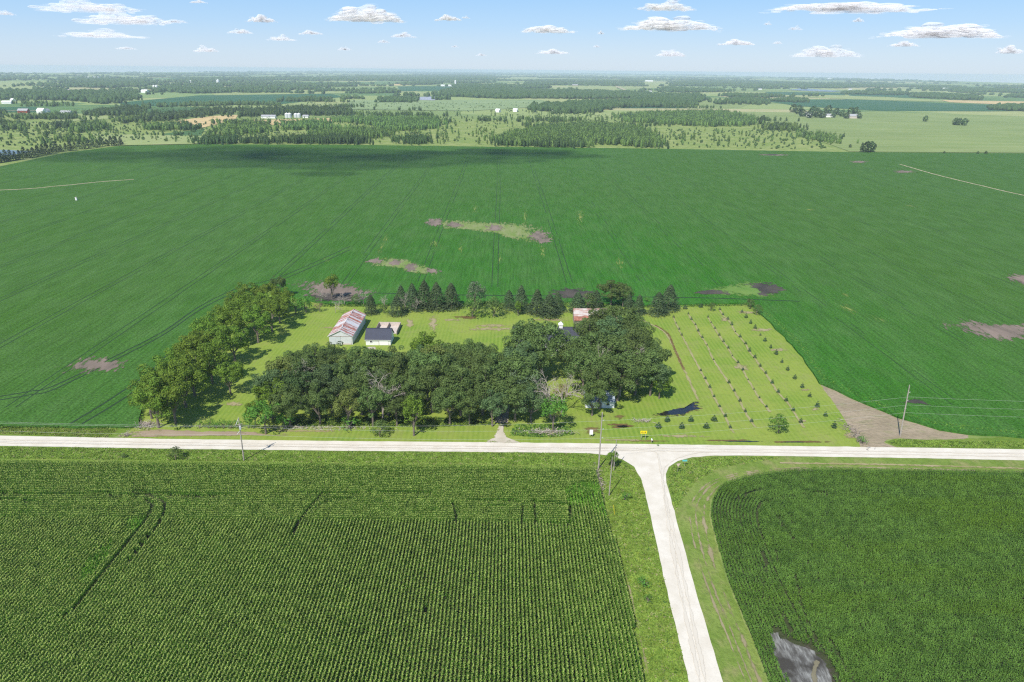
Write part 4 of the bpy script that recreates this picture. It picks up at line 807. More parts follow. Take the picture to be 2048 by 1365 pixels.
# brush piles
def brush(cx, cy, sx_, sy_, n, label, mat='bark2', h=1.0):
    p = G(cx, cy); r = np.random.default_rng(int(cx)); m = MB()
    for _ in range(n):
        a = np.array([r.normal(0, sx_), r.normal(0, sy_), r.uniform(0, h*.6)]); d = rdir(r, 1)[0]*r.uniform(.5, 1.6); d[2] = abs(d[2])*.5; m.tube([a, a+d], [.07, .03], 3)
    o = m.build('brush_pile', M[mat]); o.location = (p[0], p[1], .05); tag(o, label, 'brush pile', kind=None)
brush(292, 852, 2.2, 1.2, 260, 'grey heap of dead branches at the front of the left grove'); brush(1095, 866, 3.6, 1.0, 220, 'brown heap of branches under the bright maple'); brush(1285, 844, 1.3, .5, 70, 'scatter of grey branches on the lawn')
brush(1706, 868, 1.0, 3.6, 200, 'dry brown brush along the orchard corner fence line', 'wood'); brush(1197, 962, .5, 3.4, 160, 'dead brown vines at the foot of the tall grey pole', 'wood'); brush(255, 871, .8, .5, 40, 'small dark pile of sticks beside the road', 'wood', .6); brush(640, 858, 10, .5, 200, 'low line of brush in front of the middle grove', 'bark2', .6)

# ============================================================ corn
def inpoly(P, poly):
    x, y = P[:, 0], P[:, 1]; c = np.zeros(len(P), bool); n = len(poly)
    for i in range(n):
        x1, y1 = poly[i]; x2, y2 = poly[i-1]
        k = ((y1 > y) != (y2 > y)) & (x < (x2-x1)*(y-y1)/(y2-y1+1e-12)+x1); c ^= k
    return c
def plants(P, H, r, nl=4, tassel=True, W=.09):
    """maize plants at P (n,2): arched leaves of two quads and a tassel"""
    n = len(P); Q = []; idx = []; az0 = r.uniform(0, 2*math.pi, n)
    for k in range(nl):
        az = az0+math.pi*k+r.normal(0, .35, n); z0 = H*(.50+.42*k/nl); L = r.uniform(.28, .48, n)
        d = np.stack([np.cos(az), np.sin(az), np.zeros(n)], 1); s = np.stack([-np.sin(az), np.cos(az), np.zeros(n)], 1)
        b = np.stack([P[:, 0], P[:, 1], z0], 1); m = b+d*L[:, None]*.5+np.array([0, 0, 1])*(.26*L*1.2)[:, None]; t = b+d*L[:, None]*1.05+np.array([0, 0, 1])*r.uniform(-.3, .06, n)[:, None]
        w = W
        Q.append(np.stack([b-s*w*.6, b+s*w*.6, m+s*w, m-s*w], 1)); Q.append(np.stack([m-s*w, m+s*w, t+s*w*.25, t-s*w*.25], 1)); idx += [np.zeros(n), np.zeros(n)]
    az = r.uniform(0, math.pi, n); s = np.stack([np.cos(az), np.sin(az), np.zeros(n)], 1)*.05; b = np.stack([P[:, 0], P[:, 1], H*.35], 1); t = np.stack([P[:, 0], P[:, 1], H*.96], 1)
    Q.append(np.stack([b-s*.7, b+s*.7, t+s*.7, t-s*.7], 1)); idx.append(np.zeros(n))
    if tassel:
        for k in range(2):
            az = r.uniform(0, 2*math.pi, n); d = np.stack([np.cos(az), np.sin(az), np.zeros(n)], 1); s = np.stack([-np.sin(az), np.cos(az), np.zeros(n)], 1)*.04
            b = np.stack([P[:, 0], P[:, 1], H*.93], 1); t = b+d*.24+np.array([0, 0, .16]); Q.append(np.stack([b-s, b+s, t+s, t-s], 1)); idx.append(np.ones(n))
    return np.concatenate(Q), np.concatenate(idx)
M['cornleaf'] = m_leaf('maize leaf', (.050, .108, .012), (.104, .188, .024), .3, big=((.10, .22, .018), .07, (1, .6, 1))); M['tassel'] = m_leaf('maize tassel', (.18, .235, .045), (.28, .33, .080), .2, hue=0)
M['cornleaf2'] = m_leaf('dark maize leaf', (.042, .112, .018), (.102, .205, .036), .3, big=((.12, .235, .02), .07, (.3, 1.5, 1)))
r = np.random.default_rng(11)
zc = 1.7
TR = lambda p: G(p[0], p[1], zc)[:2]
LC = [TR(p) for p in ((-160, 918.5), (0, 919.5), (300, 923), (600, 926.5), (1000, 931.5), (1190, 936.5), (1203, 985), (1230, 1080), (1264, 1220), (1290, 1380), (1310, 1480), (-700, 1480), (-700, 1100))]
yb = lambda X: TR((1024, 1036))[1] + X*0.0
YB = TR((700, 1038))[1]; XH = TR((1140, 1040))[0]
sheet('crop_soil', [G(p[0], p[1])[:2] for p in ((-200, 924), (600, 932), (1188, 940), (1201, 985), (1226, 1080), (1258, 1220), (1282, 1380), (1310, 1600), (-900, 1600), (-700, 1100))], .05, M['soil'], world=True, step=4)
X, Y = [], []
# main rows run away from the camera
for row in np.arange(-150, 30, .76):
    y = np.arange(78, 160, .15)
    y = y+r.normal(0, .04, len(y)); x = row+r.normal(0, .025, len(y))+.04*np.sin(y*.21)
    k = (y < YB-.4+np.where(x > XH, 12+(x-XH)*0, 0)); X.append(x[k]); Y.append(y[k])
A = np.stack([np.concatenate(X), np.concatenate(Y)], 1); A[:, 0] += -.012*(A[:, 1]-90)
# headland rows run along the road
X, Y = [], []
for row in np.arange(YB+.2, 168, .76):
    x = np.arange(-170, 30, .17); x = x+r.normal(0, .04, len(x)); y = row+r.normal(0, .025, len(x))
    k = ~((x > XH) & (y < YB+12)); X.append(x[k]); Y.append(y[k])
B = np.stack([np.concatenate(X), np.concatenate(Y)], 1)
P = np.concatenate([A, B]); P = P[inpoly(P, LC)]
# cull what no near viewpoint could see
q = np.abs(P[:, 0])/(P[:, 1]+1) < 1.15; P = P[q]
def cut(P, pts, wd, z=zc):
    L = [G(a, b, z)[:2] for a, b in pts]; keep = np.ones(len(P), bool)
    for a, b in zip(L[:-1], L[1:]):
        d = b-a; t = np.clip(((P-a)@d)/(d@d), 0, 1); q = a+t[:, None]*d; keep &= np.linalg.norm(P-q, axis=1) > wd*(.8+.4*np.sin(P[:, 0]*1.7+P[:, 1]*2.3)*.5)
    return P[keep]
for pts, wd in (([(-100, 985), (0, 986.5), (90, 989), (170, 990)], .5), ([(0, 1000), (70, 1003)], .45), ([(190, 987), (300, 993), (318, 997)], .5), ([(268, 984), (320, 989), (400, 991), (455, 990)], .6), ([(570, 986), (700, 987), (860, 986)], .42),
    ([(290, 998), (305, 1008), (300, 1024), (280, 1052), (250, 1090), (215, 1135), (180, 1180), (130, 1234)], .5), ([(318, 994), (329, 1004), (329, 1020), (318, 1045), (290, 1080), (255, 1126)], .5), ([(640, 992), (615, 1020), (600, 1040), (588, 1066)], .5), ([(715, 997), (660, 1000), (635, 1015), (622, 1024)], .35), ([(905, 1005), (912, 1030), (913, 1056)], .4),
    ([(1066, 1003), (1140, 1012)], .45), ([(1140, 1012), (1139, 1047)], .36), ([(1139, 1049), (1072, 1047)], .4), ([(1071, 1047), (1069, 1005)], .35), ([(1043, 1052), (1046, 1010), (1020, 998)], .38), ([(925, 1000), (1020, 1002)], .35), ([(893, 1150), (890, 1200)], .3), ([(975, 1012), (1010, 1014)], .35), ([(855, 1210), (850, 1225)], .4)): P = cut(P, pts, wd)
nz = np.sin(P[:, 0]*.31+1.3)*np.sin(P[:, 1]*.27)+.5*np.sin(P[:, 0]*.9+P[:, 1]*.7)
P = P[r.random(len(P)) > .01]; H = 2.15+.10*np.sin(P[:, 0]*.11)*np.cos(P[:, 1]*.13)+r.normal(0, .10, len(P))
BR = inpoly(P, [G(a, b, 1.7)[:2] for a, b in ((1128, 978), (1165, 962), (1196, 966), (1206, 1000), (1222, 1040), (1175, 1012), (1135, 1006))]) | inpoly(P, [G(a, b, 1.7)[:2] for a, b in ((160, 1145), (175, 1120), (205, 1095), (225, 1080), (215, 1110), (190, 1140), (165, 1165))]) | inpoly(P, [G(a, b, 1.7)[:2] for a, b in ((255, 1040), (290, 1030), (285, 1055), (250, 1062))])
BR &= r.random(len(P)) < .75
Q, mi = plants(P[~BR], H[~BR], r, nl=3); Qb, mb_ = plants(P[BR], H[BR]*.93, r, tassel=False); Q = np.concatenate([Q, Qb]); mi = np.concatenate([mi, mb_+2])
o = link('corn_field', quadmesh('corn_field', Q.astype(np.float32), [M['cornleaf'], M['tassel'], m_leaf('bright maize leaf', (.080, .19, .016), (.14, .27, .028), .3)], mi)); tag(o, 'tasselled corn in straight rows filling the lower left', kind='stuff')
NC = len(P)
# right corn: rows follow the road edge, younger and darker
RC = [G(p[0], p[1], 1.2)[:2] for p in ((2350, 949), (2048, 943), (1800, 938), (1640, 935.5), (1560, 941), (1490, 951), (1445, 966), (1424, 995), (1420, 1030), (1430, 1075), (1456, 1160), (1504, 1275), (1538, 1365), (1575, 1480), (2700, 1480), (2700, 1100))]
sheet('crop_soil', [G(p[0], p[1])[:2] for p in ((2350, 953), (2048, 947), (1800, 942), (1640, 940), (1560, 945), (1490, 956), (1448, 970), (1427, 998), (1422, 1030), (1433, 1080), (1458, 1165), (1506, 1280), (1540, 1370), (1600, 1600), (2900, 1600), (2700, 1100))], .05, M['soil'], world=True, step=2)
ytop2 = RC[3][1]; xl = G(1420, 1030, 1.2)[0]
pts2 = []
for k in range(0, 14):     # headland rows bending round the corner
    o_ = .5+.76*k; path = []
    L = [np.array(G(a, b, 1.2)[:2]) for a, b in ((1600, 1500), (1538, 1365), (1504, 1275), (1456, 1160), (1430, 1075), (1420, 1030), (1424, 995), (1445, 966), (1490, 951), (1560, 941), (1640, 935.5), (1800, 938), (2048, 943), (2350, 949))]
    L = crom(L, 5)
    for i in range(len(L)):
        d = L[min(i+1, len(L)-1)]-L[max(i-1, 0)]; d /= np.linalg.norm(d); nn = np.array([d[1], -d[0]]); path.append(L[i]+nn*o_)
    for a, b in zip(path[:-1], path[1:]):
        n = int(np.linalg.norm(b-a)/.24); 
        if n > 0: t = (np.arange(n)+r.uniform(0, 1, n)*.4)/n; pts2.append(a+(b-a)*t[:, None]+r.normal(0, .03, (n, 2)))
C2 = []
for row in np.arange(78, 168, .76):
    x = np.arange(30, 190, .24); C2.append(np.stack([x+r.normal(0, .05, len(x)), row+r.normal(0, .025, len(x))+.03*(x-60)*0], 1))
C2 = np.concatenate(C2)
inner = [p for p in RC]
def dist_edge(P, L):
    dm = np.full(len(P), 1e9)
    for a, b in zip(L[:-1], L[1:]):
        d = b-a; t = np.clip(((P-a)@d)/(d@d), 0, 1); dm = np.minimum(dm, np.linalg.norm(P-(a+t[:, None]*d), axis=1))
    return dm
C2 = C2[inpoly(C2, RC)]; C2 = C2[dist_edge(C2, RC[:14]) > 11.0]; P2 = np.concatenate(pts2); P2 = P2[inpoly(P2, RC)]
P2 = np.concatenate([P2, C2]); P2 = P2[np.abs(P2[:, 0])/(P2[:, 1]+1) < 1.15]
PUD = [(1541, 1262), (1556, 1262), (1560, 1275), (1572, 1276), (1590, 1286), (1612, 1292), (1628, 1300), (1646, 1318), (1660, 1345), (1672, 1380), (1690, 1450), (1610, 1450), (1580, 1380), (1562, 1345), (1548, 1310)]
P2 = P2[~inpoly(P2, [G(a, b)[:2] for a, b in PUD])]
for pts, wd in (([(1655, 1315), (1690, 1380), (1720, 1440)], .55), ([(1625, 1270), (1650, 1305)], .3), ([(1662, 1278), (1690, 1330), (1712, 1365)], .3), ([(1545, 1020), (1560, 1040), (1580, 1065), (1588, 1080)], .35), ([(1470, 1000), (1495, 985), (1530, 975)], .35), ([(1600, 1200), (1615, 1240), (1635, 1280)], .28), ([(1568, 1225), (1582, 1262)], .4), ([(1552, 1100), (1556, 1125)], .35), ([(1522, 1100), (1535, 1130)], .3), ([(1704, 1186), (1712, 1188)], .4), ([(1590, 1150), (1602, 1195)], .25)): P2 = cut(P2, pts, wd, 1.2)
P2 = P2[r.random(len(P2)) > .05]
H2 = 1.75+.12*np.sin(P2[:, 0]*.13+1)*np.cos(P2[:, 1]*.1)+r.normal(0, .12, len(P2))
Q, mi = plants(P2, H2, r, nl=4, tassel=False, W=.085)
o = link('corn_field', quadmesh('corn_field', Q.astype(np.float32), [M['cornleaf2']], mi)); tag(o, 'dark young corn with curving edge rows filling the lower right', kind='stuff')
t_ = NT('scummy flood water'); n_ = t_.noise(t_.scale(t_.pos(), (2.5, .6, 1), R(8)), .9, 5, .7); n2_ = t_.noise(t_.pos(), .25, 3)
c_ = t_.mix(t_.ramp(n_, .42, .68), (.11, .105, .095), (.30, .30, .275)); c_ = t_.mix(t_.ramp(n2_, .34, .56), (.055, .05, .042), c_)
M['scum'] = t_.done(t_.bsdf(c_, .7, spec=.12))
patch('muddy_ground', [(a+(-6 if a < 1600 else 8), b-3) for a, b in PUD], .07, m_patch('mud rim', (.06, .05, .04), (.10, .085, .07), .3, .6, gain=2.4), step=1)
sheet('puddle', [(a, b+3) for a, b in PUD], .20, M['scum'], step=.7, jit=.12, label='silty grey flood puddle drowning the lower right corn')
strip('muddy_ground', [(1636, 1322), (1628, 1345), (1634, 1380), (1650, 1430)], 1.2, .16, m_patch('silt bar', (.16, .14, .09), (.22, .20, .13), .5, .5, gain=1.6))
print('corn plants', NC, len(P2))

# ============================================================ grass tufts and weeds
def tufts(name, poly_px, n, h, mats, mi_w, label, s=.22, z=0.0, seed=1, edge=None):
    r = np.random.default_rng(seed); L = np.array([G(a, b)[:2] for a, b in poly_px]); lo, hi = L.min(0), L.max(0); P = r.uniform(lo, hi, (n*3, 2)); P = P[inpoly(P, L)][:n]
    k = 5; PP = np.repeat(P, k, 0)+r.normal(0, .18, (len(P)*k, 2)); hh = r.uniform(.3, 1.0, len(PP))*h
    C = np.stack([PP[:, 0], PP[:, 1], z+hh*.45], 1); N = rdir(r, len(C)); N[:, 2] = np.abs(N[:, 2])*.7+.7
    Q = leaves(C, N, s, r, .6); mi = np.repeat(r.choice(len(mats), len(P), p=mi_w), k)
    o = link(name, quadmesh(name, Q.astype(np.float32), mats, mi)); tag(o, label, kind='stuff')
M['g1'] = m_leaf('verge grass', (.125, .205, .024), (.19, .275, .045)); M['g2'] = m_leaf('dark weed leaf', (.035, .085, .018), (.065, .13, .028)); M['g3'] = m_leaf('yellow weed flower', (.16, .22, .03), (.22, .27, .045)); M['g4'] = m_leaf('dry seed grass', (.24, .22, .10), (.32, .29, .15))
GM = [M['g1'], M['g2'], M['g3'], M['g4']]
tufts('grass', [(-300, 889), (0, 894), (350, 900), (700, 904), (1100, 907), (1185, 909), (1190, 934), (600, 925), (0, 917), (-300, 912)], 13000, .38, GM, (.86, .06, .02, .06), 'rough green grass between the road and the tasselled corn', seed=2)
tufts('grass', [(1192, 910), (1240, 920), (1264, 936), (1280, 960), (1288, 990), (1328, 1165), (1375, 1365), (1400, 1440), (1305, 1440), (1288, 1365), (1260, 1220), (1228, 1080), (1203, 985)], 8000, .34, GM, (.78, .04, .13, .05), 'yellow-green weedy grass left of the side road', seed=3)
tufts('grass', [(1340, 936), (1390, 918), (1480, 914), (1560, 916), (1440, 935), (1390, 965), (1362, 1000), (1350, 1020), (1336, 965)], 3000, .4, GM, (.75, .12, .08, .05), 'weedy grass at the junction corner', seed=4)
tufts('grass', [(-300, 851), (0, 856), (240, 858), (212, 876), (0, 868), (-300, 862)], 3000, .4, GM, (.75, .08, .05, .12), 'rough grass between soybeans and road at far left', seed=5)
tufts('grass', [(1775, 886), (1800, 880), (1900, 884), (2048, 884), (2300, 890), (2300, 900), (2048, 897), (1810, 894)], 3600, .45, GM, (.85, .1, .03, .02), 'bright grass between the bare soil and the road', seed=6)
tufts('weeds', [(1500, 612), (1520, 622), (1564, 662), (1608, 708), (1643, 762), (1705, 792), (1797, 832), (1885, 858), (2048, 876), (2300, 884), (2300, 879), (2048, 869), (1885, 850), (1797, 825), (1705, 785), (1646, 752), (1612, 700), (1568, 656), (1524, 617)], 9000, 1.0, [M['fringe'], M['g2']], (.85, .15), 'bright green weeds fringing the soybean edge', s=.3, z=.35, seed=7)
tufts('weeds', [(285, 800), (312, 752), (362, 700), (415, 645), (470, 600), (540, 574), (548, 580), (480, 608), (425, 652), (372, 706), (322, 756), (295, 803)], 2500, 1.0, [M['fringe'], M['g2']], (.4, .6), 'undergrowth along the left grove edge', s=.3, seed=8)
tufts('weeds', [(-200, 848), (0, 852), (274, 854), (284, 800), (292, 802), (284, 858), (0, 857), (-200, 853)], 3000, .9, [M['fringe'], M['g2']], (.6, .4), 'weeds along the soybean edge at the far left', s=.26, z=.1, seed=12)
tufts('weeds', [(560, 856), (700, 852), (850, 855), (985, 850), (985, 845), (850, 835), (700, 835), (570, 840)], 3500, 1.0, [M['g1'], M['g2']], (.45, .55), 'green undergrowth at the foot of the middle grove', s=.28, seed=9)
tufts('weeds', [(1020, 872), (1100, 876), (1150, 870), (1130, 850), (1030, 850)], 1200, .6, [M['g1'], M['g2']], (.5, .5), 'low weeds under the bright maple', s=.25, seed=10)
tufts('weeds', [(640, 606), (760, 607), (860, 609), (1000, 606), (1150, 603), (1280, 610), (1400, 607), (1498, 606), (1498, 612), (1280, 616), (1000, 614), (640, 614)], 4000, .9, [M['fringe'], M['g2']], (.4, .6), 'weeds between the lawn and the soybeans behind the farmyard', s=.3, seed=11)

# ============================================================ far woods, groves and single trees
def far_broad(seed, h, rad, n=150, s=.85, base=1.0):
    r = np.random.default_rng(seed); t = r.uniform(0, 1, n); z = base+(h-base)*t; prof = np.sqrt(np.clip(1-(2*t-.85)**2, .12, 1)); d = r.uniform(0, 6.28, n); lob = 1+.22*np.sin(d*3+seed)*np.sin(t*9+seed)
    P = np.stack([np.cos(d)*rad*prof*lob*r.uniform(.7, 1.02, n), np.sin(d)*rad*prof*lob*r.uniform(.7, 1.02, n), z], 1)
    N = np.stack([np.cos(d), np.sin(d), (t-.2)*1.6], 1)+r.normal(size=(n, 3))*.35
    return leaves(P, N, s, r, .8)
TK = MB(); TK.tube([(0, 0, -.3), (0, 0, 5)], [.22, .12], 4)
FP = {'aspen': [combine_mesh('far_tree', far_broad(100+i, 10, 1.75, 120, .75), TK, M['far1'], M['bark']) for i in range(3)],
      'round': [combine_mesh('far_tree', far_broad(110+i, 11, 4.6, 190, 1.2), TK, M['far2'], M['bark']) for i in range(3)],
      'pine': [combine_mesh('far_tree', spruce(120+i, 11, 2.6, .5, 240, .8)[0], TK, M['spruce'], M['bark']) for i in range(2)]}
fr = np.random.default_rng(21)
def far_tree(kind, x, y, h, label, group, sx=1.0, name=None, loc=None):
    p = G(x, y) if loc is None else loc; me = FP[kind][fr.integers(len(FP[kind]))]; o = link(name or {'aspen': 'aspen_tree', 'round': 'broadleaf_tree', 'pine': 'pine_tree'}[kind], me)
    k = h/{'aspen': 10, 'round': 11, 'pine': 11}[kind]; o.scale = (k*sx, k*sx, k); o.location = (p[0], p[1], 0); o.rotation_euler = (0, 0, fr.uniform(0, 6.28)); tag(o, label, 'tree', group); return o
def scat(poly, n, seed=0):
    r = np.random.default_rng(seed); L = np.array([G(a, b)[:2] for a, b in poly]); lo, hi = L.min(0), L.max(0); P = r.uniform(lo, hi, (max(n*8, 200), 2)); return P[inpoly(P, L)][:n]
ONES = ['', 'first', 'second', 'third', 'fourth', 'fifth', 'sixth', 'seventh', 'eighth', 'ninth', 'tenth', 'eleventh', 'twelfth', 'thirteenth', 'fourteenth', 'fifteenth', 'sixteenth', 'seventeenth', 'eighteenth', 'nineteenth']
def nth(n):
    if n < 20: return ONES[n]
    t = ['', '', 'twent', 'thirt', 'fort', 'fift', 'sixt', 'sevent'][n//10]
    return t+'ieth' if n % 10 == 0 else t+'y-'+ONES[n % 10]
# young trees standing singly in the meadow behind the soybeans
ind = 0
for poly, n, kind, hs2, lb in (
    ([(1330, 262), (1500, 262), (1680, 285), (1690, 301), (1330, 296)], 60, 'aspen', (5, 10), 'slender young tree in the pale meadow right behind the soybeans'),
    ([(700, 268), (990, 262), (990, 292), (700, 288)], 62, 'aspen', (6, 11), 'slender young tree in the meadow behind the middle soybeans'),
    ([(880, 225), (1240, 230), (1230, 258), (880, 262)], 60, 'aspen', (7, 12), 'slender tree in the far meadow before the white houses'),
    ([(330, 272), (560, 276), (560, 287), (390, 288), (300, 284)], 22, 'aspen', (5, 9), 'small tree on the meadow slope left behind the soybeans'),
    ([(40, 262), (330, 262), (300, 284), (200, 290), (60, 290)], 45, 'aspen', (5, 12), 'small tree in the rough meadow at the far left')):
    pts_ = scat(poly, n, 30+ind); pts_ = pts_[np.argsort(pts_[:, 0]/pts_[:, 1])]
    for i, p in enumerate(pts_): far_tree(kind, 0, 0, fr.uniform(*hs2), f'{lb}, {nth(i+1)} from the left', lb.replace('slender young tree', 'young trees').replace('slender tree', 'trees').replace('small tree', 'small trees'), fr.uniform(.7, 1.5), loc=p)
    ind += 1
# dark conifer belt along the left field edge
for i, (x, y) in enumerate(zip(np.linspace(-60, 242, 34), np.linspace(345, 292, 34))):
    far_tree('pine', x, (np.interp(x, [-60, 0, 130, 242], [340, 327, 303, 291])-1.0+fr.uniform(-2, 1.5)), fr.uniform(9, 14), f'dark conifer in the belt along the left soybean edge, {nth(i+1)} from the left', 'conifers along the left field edge', 1.7)
for x, y, h, k, lb in ((1722, 305, 13, 'pine', 'left tree of the dark clump at the far right field edge'), (1732, 306, 15, 'round', 'middle tree of the dark clump at the far right field edge'), (1741, 305, 14, 'round', 'right tree of the dark clump at the far right field edge'),
    (1850, 244, 13, 'round', 'lone round tree in the right-hand pasture'), (1910, 251, 15, 'round', 'left tree of the pair in the right-hand pasture'), (1917, 251.5, 15, 'round', 'middle tree of the small pasture clump'), (1928, 252, 15, 'round', 'right tree of the small pasture clump'), (1524, 249, 17, 'round', 'dark round tree at the top of the young plantation'), (1700, 296, 5, 'round', 'small bush at the meadow corner'), (1888, 308, 3.5, 'round', 'tiny bush on the far field edge, leftmost'), (1955, 309, 4, 'round', 'tiny bush on the far field edge, middle'), (1971, 309, 4.5, 'round', 'tiny bush on the far field edge, rightmost')):
    far_tree(k, x, y, h, lb, None, 1.1)
for i, (x, y, h) in enumerate(((1586, 226, 22), (1597, 229, 22), (1604, 234, 18), (1625, 233, 24), (1634, 236, 22), (1618, 237, 18), (1655, 229, 22), (1672, 231, 18), (1684, 234, 16), (1700, 232, 20), (1710, 232, 20), (1692, 238, 14), (1718, 238, 13), (1645, 237, 16), (1666, 236, 12))):
    far_tree('round', x, y, h, f'big farmstead tree in the isolated farm at the right, {ORD[i]} in the cluster', 'trees round the isolated farm', 1.25)
# dense woods
def domes(P, hs2, rad, r, nseg=6):
    """lumpy crowns: 4 rings of facets per tree, leaf-mass sized faces"""
    n = len(P); H = r.uniform(*hs2, n); Rr = rad*r.uniform(.7, 1.3, n); rings = ((.10, .75), (.38, 1.0), (.68, .82), (.90, .42)); V = []
    ph = r.uniform(0, 6.28, n)
    for z, q in rings:
        for k in range(nseg):
            a = ph+6.283*k/nseg; j = r.uniform(.68, 1.25, n); V.append(np.stack([P[:, 0]+np.cos(a)*Rr*q*j, P[:, 1]+np.sin(a)*Rr*q*j, H*(z+r.uniform(-.07, .07, n))], 1))
    V.append(np.stack([P[:, 0], P[:, 1], H], 1)); V = np.stack(V, 1); m = V.shape[1]; f = []
    for a in range(3):
        for k in range(nseg): f.append((a*nseg+k, a*nseg+(k+1) % nseg, (a+1)*nseg+(k+1) % nseg)); f.append((a*nseg+k, (a+1)*nseg+(k+1) % nseg, (a+1)*nseg+k))
    for k in range(nseg): f.append((3*nseg+k, 3*nseg+(k+1) % nseg, 4*nseg))
    f = np.array(f); Fq = (np.arange(n)[:, None, None]*m+f[None]).reshape(-1, 3)
    return V.reshape(-1, 3), Fq
def m_wood(name, c1, c2):
    t = NT(name); p = t.pos(); n = t.noise(p, .05, 3); n2 = t.noise(p, .6, 3, .7); g = t.node('ShaderNodeNewGeometry')
    a = t.mix(g.outputs['Random Per Island'], c1, c2); a = t.mix(t.ramp(n, .4, .65, 0, .6), a, tuple(x*1.3 for x in c2)); a = t.mix(t.ramp(n2, .42, .7, 0, .7), a, tuple(x*.55 for x in c1))
    return t.done(t.bsdf(a, .85, t.bump(n2, 1.0, 1.5), spec=.05))
M['w1'] = m_wood('distant wood', (.040, .080, .028), (.076, .128, .044)); M['w2'] = m_wood('young aspen wood', (.050, .090, .030), (.085, .14, .048))
def wood(poly, sp, hs2, rad, mat, label, seed, name='woodland', nseg=6):
    r = np.random.default_rng(seed); L = np.array([G(a, b)[:2] for a, b in poly]); lo, hi = L.min(0), L.max(0); n = int((hi-lo).prod()/sp**2); n = min(n, 60000)
    P = r.uniform(lo, hi, (n, 2)); P = P[inpoly(P, L)]
    d = np.sin(P[:, 0]*.011+seed)*np.sin(P[:, 1]*.006+seed*2)+.5*np.sin(P[:, 0]*.03+P[:, 1]*.02); d2 = np.sin(P[:, 1]*.0035+seed+.6*np.sin(P[:, 0]*.004))+.35*np.sin(P[:, 0]*.009+seed); P = P[np.abs(P[:, 0]) < 6600]; P = P+r.normal(0, sp*1.2, P.shape); e_ = dist_edge(P, list(L)+[L[0]]); P = P[(d > -.95) & ((d2 > -.25) | (sp < 12)) & (r.random(len(P)) < .35+e_/(sp*4))]
    if sp < 10.5:
        P = P+r.normal(0, 4.5, P.shape); e = dist_edge(P, list(L)+[L[0]]); P = P[(r.random(len(P)) < .45+e/18)]
        leafy_wood(P, hs2, rad, [M['far1'], M['far1b'], M['far2']] if mat is M['w2'] else [M['far2'], M['far2b']], r, name, label); return len(P)
    V, Fq = domes(P, hs2, rad, r, nseg); o = link(name, fastmesh(name, V, Fq, [mat])); tag(o, label, kind='stuff'); return len(P)
